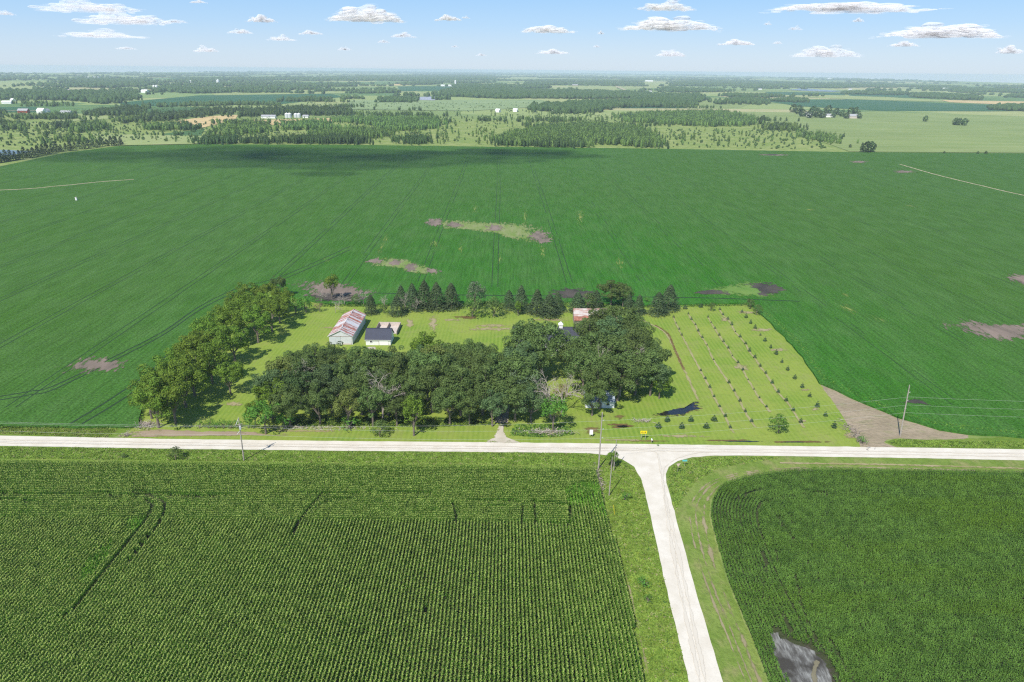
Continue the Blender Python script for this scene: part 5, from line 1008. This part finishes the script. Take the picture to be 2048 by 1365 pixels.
WL = [
 ([(385, 289), (400, 284), (470, 281), (475, 289), (400, 291)], 4.2, (8, 13), 2.3, 'w1'), ([(478, 283), (545, 281), (550, 289), (480, 289)], 4.2, (7, 12), 2.2, 'w1'), ([(556, 282), (735, 283), (738, 290), (556, 289)], 3.8, (9, 14), 2.0, 'w1'),
 ([(620, 268), (740, 262), (800, 272), (740, 280), (622, 280)], 5, (8, 13), 2.0, 'w2'), ([(800, 280), (858, 279), (862, 290), (802, 290)], 4, (8, 12), 2.0, 'w1'), ([(690, 240), (880, 240), (885, 258), (760, 268), (680, 262), (560, 262), (560, 252)], 6, (8, 13), 2.6, 'w2'),
 ([(985, 284), (1060, 262), (1180, 250), (1290, 262), (1328, 285), (1330, 297.5), (1200, 297), (985, 293.5)], 4.6, (8, 13), 2.3, 'w2'), ([(1080, 290), (1150, 290), (1150, 297), (1080, 296.5)], 4, (9, 14), 2.2, 'w1'),
 ([(1235, 232), (1440, 226), (1510, 240), (1515, 252), (1420, 256), (1330, 250), (1240, 246)], 7, (9, 14), 3.0, 'w2'), ([(1520, 252), (1590, 254), (1600, 264), (1525, 262)], 6, (8, 12), 2.6, 'w2'), ([(1590, 262), (1680, 276), (1682, 292), (1640, 288), (1590, 275)], 7, (6, 10), 2.2, 'w2'),
 ([(0, 208), (40, 205), (75, 212), (110, 212), (150, 220), (240, 205), (280, 196), (250, 190), (180, 188), (60, 186), (-100, 186), (-100, 210)], 13, (12, 20), 8, 'w1'), ([(-100, 230), (0, 226), (20, 231), (-20, 236), (-100, 240)], 10, (10, 16), 6, 'w1'),
 ([(150, 172), (280, 168), (285, 174), (160, 178)], 22, (14, 22), 13, 'w1'), ([(200, 186), (300, 178), (430, 178), (490, 183), (440, 189), (320, 190)], 15, (12, 18), 9, 'w1'), ([(460, 178), (560, 176), (650, 176), (652, 180), (480, 183)], 16, (12, 18), 9, 'w1'),
 ([(475, 238), (520, 234), (690, 232), (700, 224), (600, 219), (520, 226), (480, 230)], 9, (11, 17), 5, 'w1'), ([(290, 247), (340, 244), (428, 232), (470, 228), (478, 222), (420, 222), (370, 230), (290, 240)], 9, (10, 16), 5, 'w1'), ([(290, 222), (230, 212), (250, 220), (150, 232), (190, 234), (285, 232)], 9, (10, 16), 5, 'w1'),
 ([(155, 270), (220, 258), (320, 262), (378, 264), (378, 252), (300, 254), (240, 248), (160, 252), (140, 262)], 7, (8, 14), 3.4, 'w2'), ([(0, 285), (60, 282), (70, 262), (50, 252), (-80, 252), (-80, 284)], 8, (8, 14), 4, 'w2'), ([(-80, 260), (28, 258), (24, 250), (-80, 248)], 8, (11, 16), 5, 'w1'), ([(110, 288), (170, 285), (165, 276), (110, 278)], 7, (7, 12), 3.2, 'w2'), ([(110, 262), (150, 258), (148, 250), (104, 254)], 7, (9, 14), 4, 'w1'), ([(235, 248), (290, 246), (280, 238), (225, 240)], 8, (8, 12), 4, 'w2'),
 ([(375, 262), (392, 262), (392, 254), (340, 252), (325, 258)], 7, (8, 12), 4, 'w1'), ([(400, 275), (520, 270), (560, 260), (500, 252), (460, 258), (470, 246), (440, 250), (440, 268)], 7, (8, 13), 3.2, 'w2'), ([(330, 270), (336, 275), (372, 273), (370, 269)], 7, (6, 9), 3, 'w1'),
 ([(875, 194), (940, 199), (1100, 199), (1240, 199), (1270, 192), (1200, 185), (1080, 181), (960, 178), (900, 182), (885, 188)], 14, (12, 18), 9, 'w1'), ([(790, 171), (870, 170), (900, 166), (820, 166)], 20, (12, 20), 13, 'w1'), ([(680, 160), (800, 163), (980, 160), (985, 152), (800, 152), (650, 155)], 26, (12, 22), 16, 'w1'), ([(910, 177), (1100, 178), (1085, 171), (915, 170)], 20, (12, 20), 12, 'w1'), ([(1050, 170), (1270, 171), (1280, 163), (1070, 162)], 24, (12, 20), 14, 'w1'),
 ([(680, 200), (780, 196), (790, 188), (740, 184), (700, 188), (660, 196)], 12, (10, 16), 7, 'w2'), ([(765, 206), (825, 206), (830, 198), (765, 198)], 11, (9, 14), 6, 'w1'),
 ([(1070, 222), (1110, 227), (1180, 227), (1240, 216), (1380, 216), (1385, 207), (1300, 204), (1200, 208), (1080, 213)], 11, (12, 18), 7, 'w1'), ([(1260, 200), (1330, 205), (1400, 206), (1395, 192), (1330, 186), (1265, 184)], 14, (12, 18), 9, 'w1'),
 ([(1340, 184), (1400, 190), (1470, 196), (1560, 196), (1566, 190), (1480, 186), (1430, 181), (1350, 180)], 14, (12, 18), 9, 'w1'), ([(1345, 172), (1440, 172), (1560, 178), (1600, 176), (1660, 180), (1720, 182), (1790, 182), (1780, 173), (1680, 170), (1560, 166), (1420, 163), (1345, 165)], 21, (12, 20), 14, 'w1'),
 ([(1690, 190), (1810, 191), (1810, 187), (1700, 185)], 14, (11, 16), 8, 'w1'), ([(1828, 196), (1945, 202), (1950, 195), (1860, 190), (1832, 190)], 13, (12, 17), 8, 'w1'), ([(1985, 221), (2048, 224), (2200, 228), (2200, 220), (2048, 215), (1992, 215)], 11, (11, 16), 7, 'w1'),
 ([(1800, 176), (1900, 180), (1930, 192), (2048, 197), (2300, 205), (2300, 190), (2040, 182), (1900, 174), (1800, 172)], 18, (12, 18), 11, 'w1'), ([(1455, 207), (1530, 211), (1536, 203), (1480, 199), (1458, 202)], 11, (10, 15), 6, 'w1'), ([(1555, 204), (1610, 207), (1612, 201), (1560, 200)], 11, (10, 14), 6, 'w1'), ([(1600, 196), (1660, 198), (1700, 200), (1698, 196), (1610, 192)], 12, (11, 15), 7, 'w1'),
 ([(0, 188), (40, 186), (10, 181), (-100, 182)], 18, (12, 18), 10, 'w1'), ([(140, 163), (240, 160), (290, 162), (285, 166), (150, 167)], 30, (14, 22), 18, 'w1'), ([(370, 160), (500, 158), (660, 157), (655, 163), (480, 164), (375, 165)], 28, (14, 22), 17, 'w1'), ([(0, 160), (60, 156), (30, 162), (-100, 165)], 34, (16, 24), 20, 'w1'), ([(540, 172), (700, 170), (700, 174), (560, 175)], 22, (12, 18), 13, 'w1'),
 ([(400, 174), (520, 170), (500, 167), (380, 170)], 24, (12, 18), 13, 'w1'), ([(560, 205), (650, 203), (660, 199), (580, 201)], 12, (9, 14), 6, 'w1'), ([(270, 218), (480, 212), (560, 214), (560, 210), (420, 207), (280, 211)], 14, (8, 13), 5, 'w2'),
]
def leafy_wood(P, hs2, rad, mats, r, name, label):
    n = len(P); K = 34; H = r.uniform(*hs2, n); Rr = rad*r.uniform(.65, 1.2, n); cen = np.repeat(np.c_[P, np.zeros(n)], K, 0); h = np.repeat(H, K); q = np.repeat(Rr, K)
    t = r.uniform(.06, 1, n*K); prof = np.sqrt(np.clip(1-(1.75*t-.75)**2, .04, 1)); a = r.uniform(0, 6.28, n*K); C = cen+np.stack([np.cos(a)*q*prof, np.sin(a)*q*prof, t*h], 1)
    N = np.stack([np.cos(a), np.sin(a), (t-.25)*1.5], 1)+r.normal(size=(n*K, 3))*.4; Q = leaves(C, N, .36*q[:, None]**.5*1.3, r, .8)
    ty = r.integers(0, len(mats), n); nq = len(Q); DV, DF = [], []; b0 = nq*4; di = []
    for k_ in range(len(mats)):
        kk = ty == k_
        if not kk.any(): continue
        r2 = np.random.default_rng(int(1000*k_+n)); v_, f_ = domes(P[kk], (float(np.mean(hs2))*.82, float(np.mean(hs2))*.92), rad*.72, r2, 5); DV.append(v_); DF.append(f_+b0); b0 += len(v_); di += [k_]*len(f_)
    me = fastmesh(name, np.concatenate([Q.reshape(-1, 3)]+DV), (np.arange(nq*4).reshape(nq, 4), np.concatenate(DF)), mats, np.concatenate([np.repeat(ty, K), di]))
    o = link(name, me); tag(o, label, kind='stuff')
tot = 0; WN = ['left', 'centre left', 'middle', 'centre right', 'right']
for i, (poly, sp, hs2, rad, mk) in enumerate(WL):
    cx = np.mean([p[0] for p in poly]); cy = np.mean([p[1] for p in poly])
    tot += wood(poly, sp, hs2, rad, M[mk], f'{"young pale" if mk == "w2" else "dark"} wood {"just beyond the soybeans" if cy > 255 else "in the middle distance" if cy > 195 else "far off"} at the {WN[int(min(4, max(0, cx//410)))]}', 50+i, nseg=6 if sp < 12 else 5)
# thin hedgerows and shelter belts toward the horizon
r = np.random.default_rng(77); hp = []
for _ in range(140):
    x = r.uniform(-150, 2200); y = 146+r.exponential(9); y += (x-1024)*.0092
    if y > 182+(x-1024)*.0092: continue
    L = r.uniform(20, 260); D = G(x, y); d = D[1]
    if d > 28000 or d < 0: continue
    sp = max(9, d*.0045); n = int(L/F*d/sp*1.6); a = r.normal(0, .05)
    xx = D[0]+np.linspace(0, L/F*d, n)+r.normal(0, sp*.3, n); yy = D[1]+(xx-D[0])*a+r.normal(0, sp*r.choice([.5, 1.5, 6]), n); hp.append(np.stack([xx, yy, np.full(n, sp)], 1))
hp = np.concatenate(hp); hp = hp[(np.abs(hp[:, 0]) < 6700)]
for lo_, hi_, nm in ((0, 6000, 'nearer'), (6000, 12000, 'far'), (12000, 40000, 'farthest')):
    q = hp[(hp[:, 1] >= lo_) & (hp[:, 1] < hi_)]; V, Fq = domes(q[:, :2], (11, 22), np.clip(q[:, 2]*.62, 6, 60), r, 5); tot += len(q)
    o = link('shelter_belts', fastmesh('shelter_belts', V, Fq, [M['w1']])); tag(o, f'thin dark shelter belts on the {nm} plain towards the horizon', kind='stuff')
# many small groves between the fields
r = np.random.default_rng(91); near_g, far_g = [], []; KEEP = [p for _, m_, p in far if m_ in (F3, F1, F5)]+[[(1410, 222), (2048, 228), (2300, 320), (1700, 304), (1500, 240)], [(30, 214), (160, 214), (160, 232), (30, 232)], [(520, 228), (640, 228), (640, 246), (520, 246)], [(980, 214), (1130, 214), (1130, 228), (980, 228)], [(280, 172), (320, 172), (320, 190), (280, 190)]]
for _ in range(300):
    x = r.uniform(-150, 2200) if r.random() < .6 else r.uniform(-150, 900); y = 150+r.uniform(0, 1)**1.3*105+(x-1024)*.0092
    if any(inpoly(np.array([[x, y]]), k)[0] for k in KEEP): continue
    c = G(x, y); d = c[1]
    if d > 14000 or abs(c[0]) > 6400: continue
    sp = max(8.5, d*.0042); n = int(r.integers(6, 42)); a = r.normal(0, .25); u_ = r.normal(0, 1, (n, 2))*np.array([sp*r.uniform(1.5, 7), sp*r.uniform(.7, 2.2)])
    q = np.c_[c[0]+u_[:, 0], c[1]+u_[:, 1]+u_[:, 0]*a, np.full(n, sp)]; (near_g if d < 2300 else far_g).append(q)
near_g = np.concatenate(near_g); far_g = np.concatenate(far_g)
leafy_wood(near_g[:, :2], (6, 15), 3.6, [M['far1'], M['far2b'], M['far2']], r, 'small_groves', 'small leafy groves and thickets dotted between the nearer distant fields')
V, Fq = domes(far_g[:, :2], (9, 19), far_g[:, 2]*.6, r, 5); o = link('small_groves', fastmesh('small_groves', V, Fq, [M['w1']])); tag(o, 'small dark groves scattered between the farther fields', kind='stuff')
# horizon ridge woods
xx = np.linspace(-8500, 7500, 700); q = np.stack([xx+r.normal(0, 20, 700), 24000+r.normal(0, 2500, 700)], 1); q = q[(np.abs(q[:, 0]) < 6700)]
V, Fq = domes(q, (14, 34), 45, r, 5); o = link('horizon_woods', fastmesh('horizon_woods', V, Fq, [M['w1']])); tag(o, 'blue wooded ridges along the horizon', kind='stuff')
print('wood trees', tot)
# scattered bushes
sp_ = np.concatenate([scat([(0, 245), (560, 240), (560, 285), (300, 285), (0, 295)], 900, 5), scat([(1330, 258), (1560, 262), (1690, 300), (1330, 296)], 260, 6), scat([(560, 235), (1250, 228), (1250, 290), (560, 285)], 700, 7), scat([(280, 205), (1100, 205), (1100, 225), (280, 222)], 500, 8)])
V, Fq = domes(sp_, (1.2, 4.5), 1.5, np.random.default_rng(9), 5); o = link('meadow_scrub', fastmesh('meadow_scrub', V, Fq, [M['w2']])); tag(o, 'low scrub dotted over the meadows beyond the soybeans', kind='stuff')

# ============================================================ distant farm buildings
def farm_building(x, y, W, L, eave, ridge, rz, wall, roof, name, label, win=True):
    p = G(x, y); rt_ = empty(name, (p[0], p[1], 0), rz); tag(rt_, label, {'farm_house': 'house', 'far_barn': 'barn'}.get(name, 'building')); gable(rt_, W, L, eave, ridge, wall, roof, .5)
    part('door', rt_, -1, 1, -L/2-.1, -L/2-.01, .1, min(2.6, eave-.3), M['darkgap'])
    if win: part('window', rt_, W/2+.01, W/2+.08, -L/4-.8, -L/4+.8, 1, 2.4, M['glass'])
W_, Gr, Rd = M['farwhite'], M['greyroof'], M['red']
FB = [(48, 226, 10, 22, 5, 9, 90, Rd, Gr, 'far_barn', 'long red barn with a pale roof at the far left'), (84, 227, 12, 16, 6, 11, 80, W_, W_, 'far_barn', 'large white barn beside the red barn at the far left'), (94, 225, 9, 12, 4, 8, 0, W_, Gr, 'farm_house', 'white house just right of the large white barn'), (133, 228, 9, 22, 4, 7, 90, W_, Gr, 'far_barn', 'low white building right of the far left farm'),
 (15, 208, 12, 24, 5, 8, 100, W_, W_, 'far_barn', 'white roofed shed at the left picture edge'), (26, 203, 10, 14, 4, 8, 60, W_, W_, 'far_barn', 'small white building above the shed at the left edge'), (98, 184, 12, 26, 5, 9, 90, W_, Gr, 'farm_house', 'leftmost white house of the far village'), (118, 184, 12, 18, 6, 10, 70, W_, W_, 'farm_house', 'second white house of the far village'), (127, 183.5, 12, 18, 6, 10, 70, W_, W_, 'farm_house', 'third white house of the far village'), (136, 184.5, 12, 16, 6, 10, 90, W_, Gr, 'farm_house', 'rightmost white house of the far village'), (165, 186, 14, 36, 5, 9, 90, W_, Gr, 'far_barn', 'long pale shed right of the far village'),
 (290, 186, 14, 26, 7, 12, 80, W_, W_, 'far_barn', 'white gabled barn beyond the left bean fields'), (385, 166, 18, 60, 8, 14, 90, W_, W_, 'far_barn', 'bright white shed in front of a far wood'), (185, 157.5, 24, 110, 9, 14, 90, W_, W_, 'far_barn', 'very distant long white sheds left of centre'), (538, 237, 10, 29, 4, 7, 92, W_, Gr, 'far_barn', 'long low white shed by the wheat stubble'), (612, 236, 8, 12, 3.5, 6, 90, W_, Gr, 'far_barn', 'small shed right of the grain bins'),
 (893, 173, 14, 70, 6, 9, 90, W_, W_, 'far_barn', 'long white dairy barn beside a silo'), (996, 225, 9, 11, 5, 8.5, 60, W_, M['tan'] if False else W_, 'farm_house', 'left white house behind the young trees'), (1031, 224, 9, 11, 4.5, 8, 70, W_, W_, 'farm_house', 'right white house behind the young trees'), (1107, 223, 7, 8, 5, 8, 0, W_, Gr, 'farm_house', 'small white house against the dark trees'),
 (1150, 172, 16, 40, 6, 10, 90, M['wood'], Gr, 'far_barn', 'grey farm buildings on the pale middle field'), (1203, 168, 14, 40, 6, 9, 90, W_, W_, 'far_barn', 'white shed right of the grey farm'), (1298, 163.5, 18, 80, 8, 12, 90, W_, W_, 'far_barn', 'white buildings above the winding lane'), (1300, 185, 12, 20, 5, 8, 60, W_, Gr, 'farm_house', 'white house at the foot of the winding lane'), (1262, 187, 9, 12, 5, 9, 0, W_, Gr, 'farm_house', 'tiny white house left of the winding lane foot'),
 (1616, 234, 11, 16, 6, 11, 20, W_, Gr, 'far_barn', 'white barn among the isolated farm trees, leftmost'), (1657, 235, 11, 18, 5, 8, 80, W_, Gr, 'far_barn', 'white shed in the middle of the isolated farm'), (1706, 237.5, 12, 19, 6, 10, 85, M['concrete'], Gr, 'farm_house', 'pale brick house at the right of the isolated farm'),
 (1700, 180.5, 12, 20, 5, 9, 90, W_, Gr, 'farm_house', 'white house near the river wood'), (1716, 185, 12, 18, 5, 9, 60, W_, W_, 'farm_house', 'white house below the river wood'), (1888, 180, 13, 20, 7, 12, 80, W_, W_, 'far_barn', 'left white barn on the far right plain'), (1896, 180, 13, 20, 7, 12, 80, W_, Gr, 'far_barn', 'right white barn on the far right plain'), (1520, 180, 12, 20, 5, 8, 90, W_, Gr, 'farm_house', 'white house left of the river'), (1660, 158.5, 24, 90, 9, 14, 90, W_, W_, 'far_barn', 'distant white sheds right of centre near the horizon'), (1400, 165.5, 20, 80, 7, 11, 90, W_, W_, 'far_barn', 'row of white sheds on the pale field above the river wood')]
for x, y, Wd, Ln, ev, rg, rz, wl, rf, nm, lb in FB: farm_building(x, y, Wd, Ln, ev, rg, R(rz), wl, rf, nm, lb, y > 220)
def bin_(x, y, rad, h, label, cat='grain bin', name='grain_bin'):
    p = G(x, y); rt_ = empty(name, (p[0], p[1], 0)); tag(rt_, label, cat, None)
    m = MB(); m.tube([(0, 0, 0), (0, 0, h)], rad, 16); m.build('cylinder_wall', M['steel_wall'] if cat == 'grain bin' else W_, rt_)
    m = MB(); m.tube([(0, 0, h), (0, 0, h+rad*.55)], [rad*1.03, rad*.12], 16); m.build('roof', W_, rt_)
for x, y, rd_, h, lb in ((574, 236, 4.2, 8, 'leftmost steel grain bin of the farm by the wheat'), (579.5, 236, 4.2, 8, 'second steel grain bin of the farm by the wheat'), (592, 235.5, 4.2, 7, 'third steel grain bin of the farm by the wheat'), (598, 235.5, 4.2, 7, 'rightmost steel grain bin of the farm by the wheat')): bin_(x, y, rd_, h, lb)
for x, y, rd_, h, lb in ((309, 181, 5, 20, 'left tall white silo beyond the left fields'), (314, 181, 5, 20, 'right tall white silo beyond the left fields'), (911, 173.5, 6, 34, 'tall white silo beside the long dairy barn'), (437, 172, 8, 30, 'small distant silo in the left woods')): bin_(x, y, rd_, h, lb, 'silo', 'silo')

# ============================================================ clouds (well above the haze)
def m_cloud(name, a0, a1):
    t = NT(name); p = t.obj(); n = t.noise(t.scale(p, (1, 1, .5)), 3.5, 5, .65)
    g = t.node('ShaderNodeNewGeometry'); v1 = t.node('ShaderNodeVectorMath', {'operation': 'SCALE'}, Scale=.18); t.l.new(g.outputs['Normal'], v1.inputs[0])
    v2 = t.node('ShaderNodeVectorMath', {'operation': 'ADD'}); t.l.new(v1.outputs[0], v2.inputs[0]); v2.inputs[1].default_value = (sv.x*.8, sv.y*.8, sv.z*.8)
    v3 = t.node('ShaderNodeVectorMath', {'operation': 'NORMALIZE'}); t.l.new(v2.outputs[0], v3.inputs[0])
    d = t.node('ShaderNodeBsdfDiffuse'); d.inputs[0].default_value = (.9, .885, .885, 1); t.l.new(v3.outputs[0], d.inputs['Normal'])
    tl = t.node('ShaderNodeBsdfTranslucent'); tl.inputs[0].default_value = (.9, .9, .92, 1)
    m1 = t.node('ShaderNodeMixShader', _0=.5); t.l.new(d.outputs[0], m1.inputs[1]); t.l.new(tl.outputs[0], m1.inputs[2])
    oi = t.node('ShaderNodeObjectInfo'); sp = t.node('ShaderNodeSeparateColor'); t.l.new(oi.outputs['Color'], sp.inputs[0])
    tr = t.node('ShaderNodeBsdfTransparent'); m2 = t.node('ShaderNodeMixShader'); t.l.new(t.math('MULTIPLY', t.ramp(n, .38, .62, a0, a1), sp.outputs[0]), m2.inputs[0]); t.l.new(tr.outputs[0], m2.inputs[1]); t.l.new(m1.outputs[0], m2.inputs[2])
    return t.done(m2.outputs[0])
MCORE = m_cloud('cumulus core', .2, .42); MHALO = m_cloud('cumulus edge vapour', .02, .14)
def cloud_mesh(seed, n=170):
    """unit cloud: x -1..1, depth -.6...6, flat base at z 0, lumpy top up to 1"""
    r = np.random.default_rng(seed); ico = []; 
    import bmesh
    bm = bmesh.new(); bmesh.ops.create_icosphere(bm, subdivisions=2, radius=1); V0 = np.array([v.co[:] for v in bm.verts]); F0 = np.array([[v.index for v in f.verts] for f in bm.faces]); bm.free(); HV = []; HF = []; hb = 0
    hx = sorted([(r.uniform(-.75, .75), r.uniform(.35, 1.0)) for _ in range(6)]); V = []; Fq = []; b = 0
    for i in range(n):
        x = np.clip(r.normal(0, .42), -.97, .97); y = r.normal(0, .26); env = max([hh*max(0, 1-abs(x-c)/.5) for c, hh in hx]+[.12])*(1-abs(x)**3)*(1-min(1, abs(y)/.8)**2)
        rr = r.uniform(.05, .17)*(1-.45*abs(x)); z = rr*.5+abs(r.uniform(0, 1))**.9*env*.75
        v = V0*np.array([rr*1.25, rr*1.25, rr*1.1])*(1+.10*r.normal(size=(len(V0), 1)))+np.array([x, y, z]); v[:, 2] = np.maximum(v[:, 2], -.02+r.uniform(-.02, .03)); V.append(v); Fq.append(F0+b); b += len(V0)
        for _ in range(2):
            cc = np.array([x*1.06, y, z])+r.normal(0, .05, 3)*np.array([1.6, 1, .8]); hv = V0*np.array([rr*1.5, rr*1.3, rr*.95])*r.uniform(.4, 1.0)+cc; HV.append(hv); HF.append(F0+hb); hb += len(V0)
    me = fastmesh('puffs', np.concatenate(V), np.concatenate(Fq), []); o = bpy.data.objects.new('puffs', me); COL.objects.link(o)
    md = o.modifiers.new('r', 'REMESH'); md.mode = 'VOXEL'; md.voxel_size = .022; m2_ = o.modifiers.new('s', 'SMOOTH'); m2_.factor = .6; m2_.iterations = 7; dg = bpy.context.evaluated_depsgraph_get(); dg.update(); res = bpy.data.meshes.new_from_object(o.evaluated_get(dg)); bpy.data.objects.remove(o)
    n0 = len(res.vertices); co = np.empty(n0*3, np.float32); res.vertices.foreach_get('co', co); res.calc_loop_triangles(); tri = np.empty(len(res.loop_triangles)*3, np.int32); res.loop_triangles.foreach_get('vertices', tri); tri = tri.reshape(-1, 3)
    bpy.data.meshes.remove(res)
    return fastmesh('cloud', np.concatenate([co.reshape(-1, 3)]+HV), np.concatenate([tri, np.concatenate(HF)+n0]), [MCORE, MHALO], [0]*len(tri)+[1]*(len(HF)*len(F0)), True)
CM = [cloud_mesh(200+i) for i in range(6)]
def setmat(o, op):
    o.color = (op, op, op, 1)
def cloud(x, y, w, h, op, label, alt=1500, name='cloud'):
    """x,y = middle of the base, w,h = apparent width and height"""
    p = G(x, y, alt) if y < 140 else None
    dist = float((p-np.array([0, 0, CAM_H]))@fw); o = link(name, CM[fr.integers(6)]); sx = w/2/F*dist; o.scale = (sx*(1 if fr.random() < .5 else -1), sx*.9, h/F*dist*1.05); o.location = (p[0], p[1]+sx*.3, alt)
    setmat(o, op); tag(o, label, 'cloud', 'fair weather cumulus clouds'); return o
CL = [(160, 20, 200, 26, .5, 'thin cloud cut by the top edge at the upper left'), (235, 46, 180, 30, .55, 'wide soft cloud at the upper left'), (190, 74, 160, 18, .45, 'flat cloud below the wide soft one at the upper left'), (5, 30, 40, 10, .4, 'cloud fragment at the left picture edge'), (345, 46, 50, 10, .3, 'faint wisp right of the wide soft cloud'), (250, 99, 40, 7, .35, 'small faint cloud low at the left'),
 (395, 6, 34, 8, .45, 'cloud scrap on the top edge left of centre'), (522, 44, 56, 18, .8, 'small bright cloud between the left and centre clouds'), (478, 67, 52, 10, .5, 'thin flat cloud left of the small bright one'), (560, 81, 54, 13, .5, 'soft small cloud below the bright one'), (619, 69, 46, 12, .5, 'soft small cloud left under the large centre cloud'), (409, 104, 48, 14, .5, 'low cloud in the left half above the plain'),
 (725, 42, 155, 35, .95, 'large bright cumulus left of the picture centre'), (806, 75, 48, 15, .45, 'pale cloud below the large centre cumulus'), (767, 86, 24, 8, .35, 'small scrap beside the pale cloud'), (688, 101, 30, 8, .3, 'faint cloud scrap below the centre cumulus'), (895, 41, 50, 16, .8, 'small crisp cloud at the centre'), (931, 37, 18, 6, .3, 'tiny wisp right of the crisp centre cloud'), (910, 95, 16, 6, .3, 'tiny faint puff under the centre sky'), (962, 112, 22, 7, .35, 'faint low puff right of centre'), (787, 126, 30, 4, .3, 'very low thin streak near the centre horizon'),
 (1098, 65, 102, 20, .8, 'long wedge-shaped cloud right of centre'), (1108, 108, 66, 12, .6, 'flat cloud low right of centre'), (1202, 69, 15, 9, .4, 'tiny puff between the wedge cloud and the big one'), (1194, 95, 15, 6, .35, 'tiny low puff right of the wedge cloud'), (1345, 59, 200, 30, .95, 'broad bright cloud in the right half of the sky'), (1335, 19, 110, 22, .8, 'cloud on the top edge above the broad one'), (1342, 113, 62, 14, .6, 'low soft cloud under the broad bright one'),
 (1720, 19, 300, 22, .95, 'very long cloud along the top edge at the right'), (1476, 90, 68, 16, .85, 'small neat cloud below the long one'), (1536, 50, 16, 8, .3, 'tiny puff above the small neat cloud'), (1592, 60, 28, 10, .3, 'thin wisp in the right sky'), (1717, 44, 24, 10, .45, 'small puff below the long top cloud'), (1556, 88, 20, 6, .35, 'tiny flat puff right of the neat cloud'), (1660, 114, 140, 26, .6, 'wide faint cloud low at the right'), (1523, 131, 66, 10, .5, 'low thin cloud above the river'),
 (1902, 74, 235, 32, .98, 'long bright cumulus at the far right'), (1810, 93, 56, 13, .75, 'small cloud under the left end of the far right cumulus'), (2025, 107, 56, 20, .75, 'cloud cut by the right picture edge'), (1773, 133, 66, 8, .5, 'low streak of cloud at the right'), (1920, 128, 42, 9, .5, 'low cloud near the right horizon'), (1982, 130, 40, 8, .4, 'faint low cloud near the right edge')]
for x, y, cw, ch, op, lb in CL:
    if op > 0: cloud(x, y, cw, ch, op, lb)
# the cloud overhead whose shadow lies on the far end of the field
for x, y, sx, sy, lb in ((500, 318, 330, 150, 'cloud overhead shading the far left end of the soybeans'), (980, 312, 150, 70, 'cloud overhead shading the far middle of the soybeans')):
    g_ = G(x, y); alt = 1100; o = link('cloud', CM[3]); o.location = (g_[0]+sv.x/sv.z*alt, g_[1]+sv.y/sv.z*alt, alt); o.scale = (sx, sy, 120); setmat(o, .5); tag(o, lb, 'cloud', 'fair weather cumulus clouds')

# ============================================================ haze
m = MB(); m.box(-7100, 6900, -900, 31200, -1.0, 103.0)
hz = m.mesh('haze'); mt = bpy.data.materials.new('haze air'); mt.use_nodes = True; n = mt.node_tree.nodes; n.clear(); out = n.new('ShaderNodeOutputMaterial'); pv = n.new('ShaderNodeVolumePrincipled')
pv.inputs['Color'].default_value = (.74, .86, .98, 1); pv.inputs['Density'].default_value = .82e-4; pv.inputs['Anisotropy'].default_value = 0.0; mt.node_tree.links.new(pv.outputs[0], out.inputs['Volume']); hz.materials.append(mt)
tag(link('haze', hz), 'pale summer haze over the plain', kind='stuff')
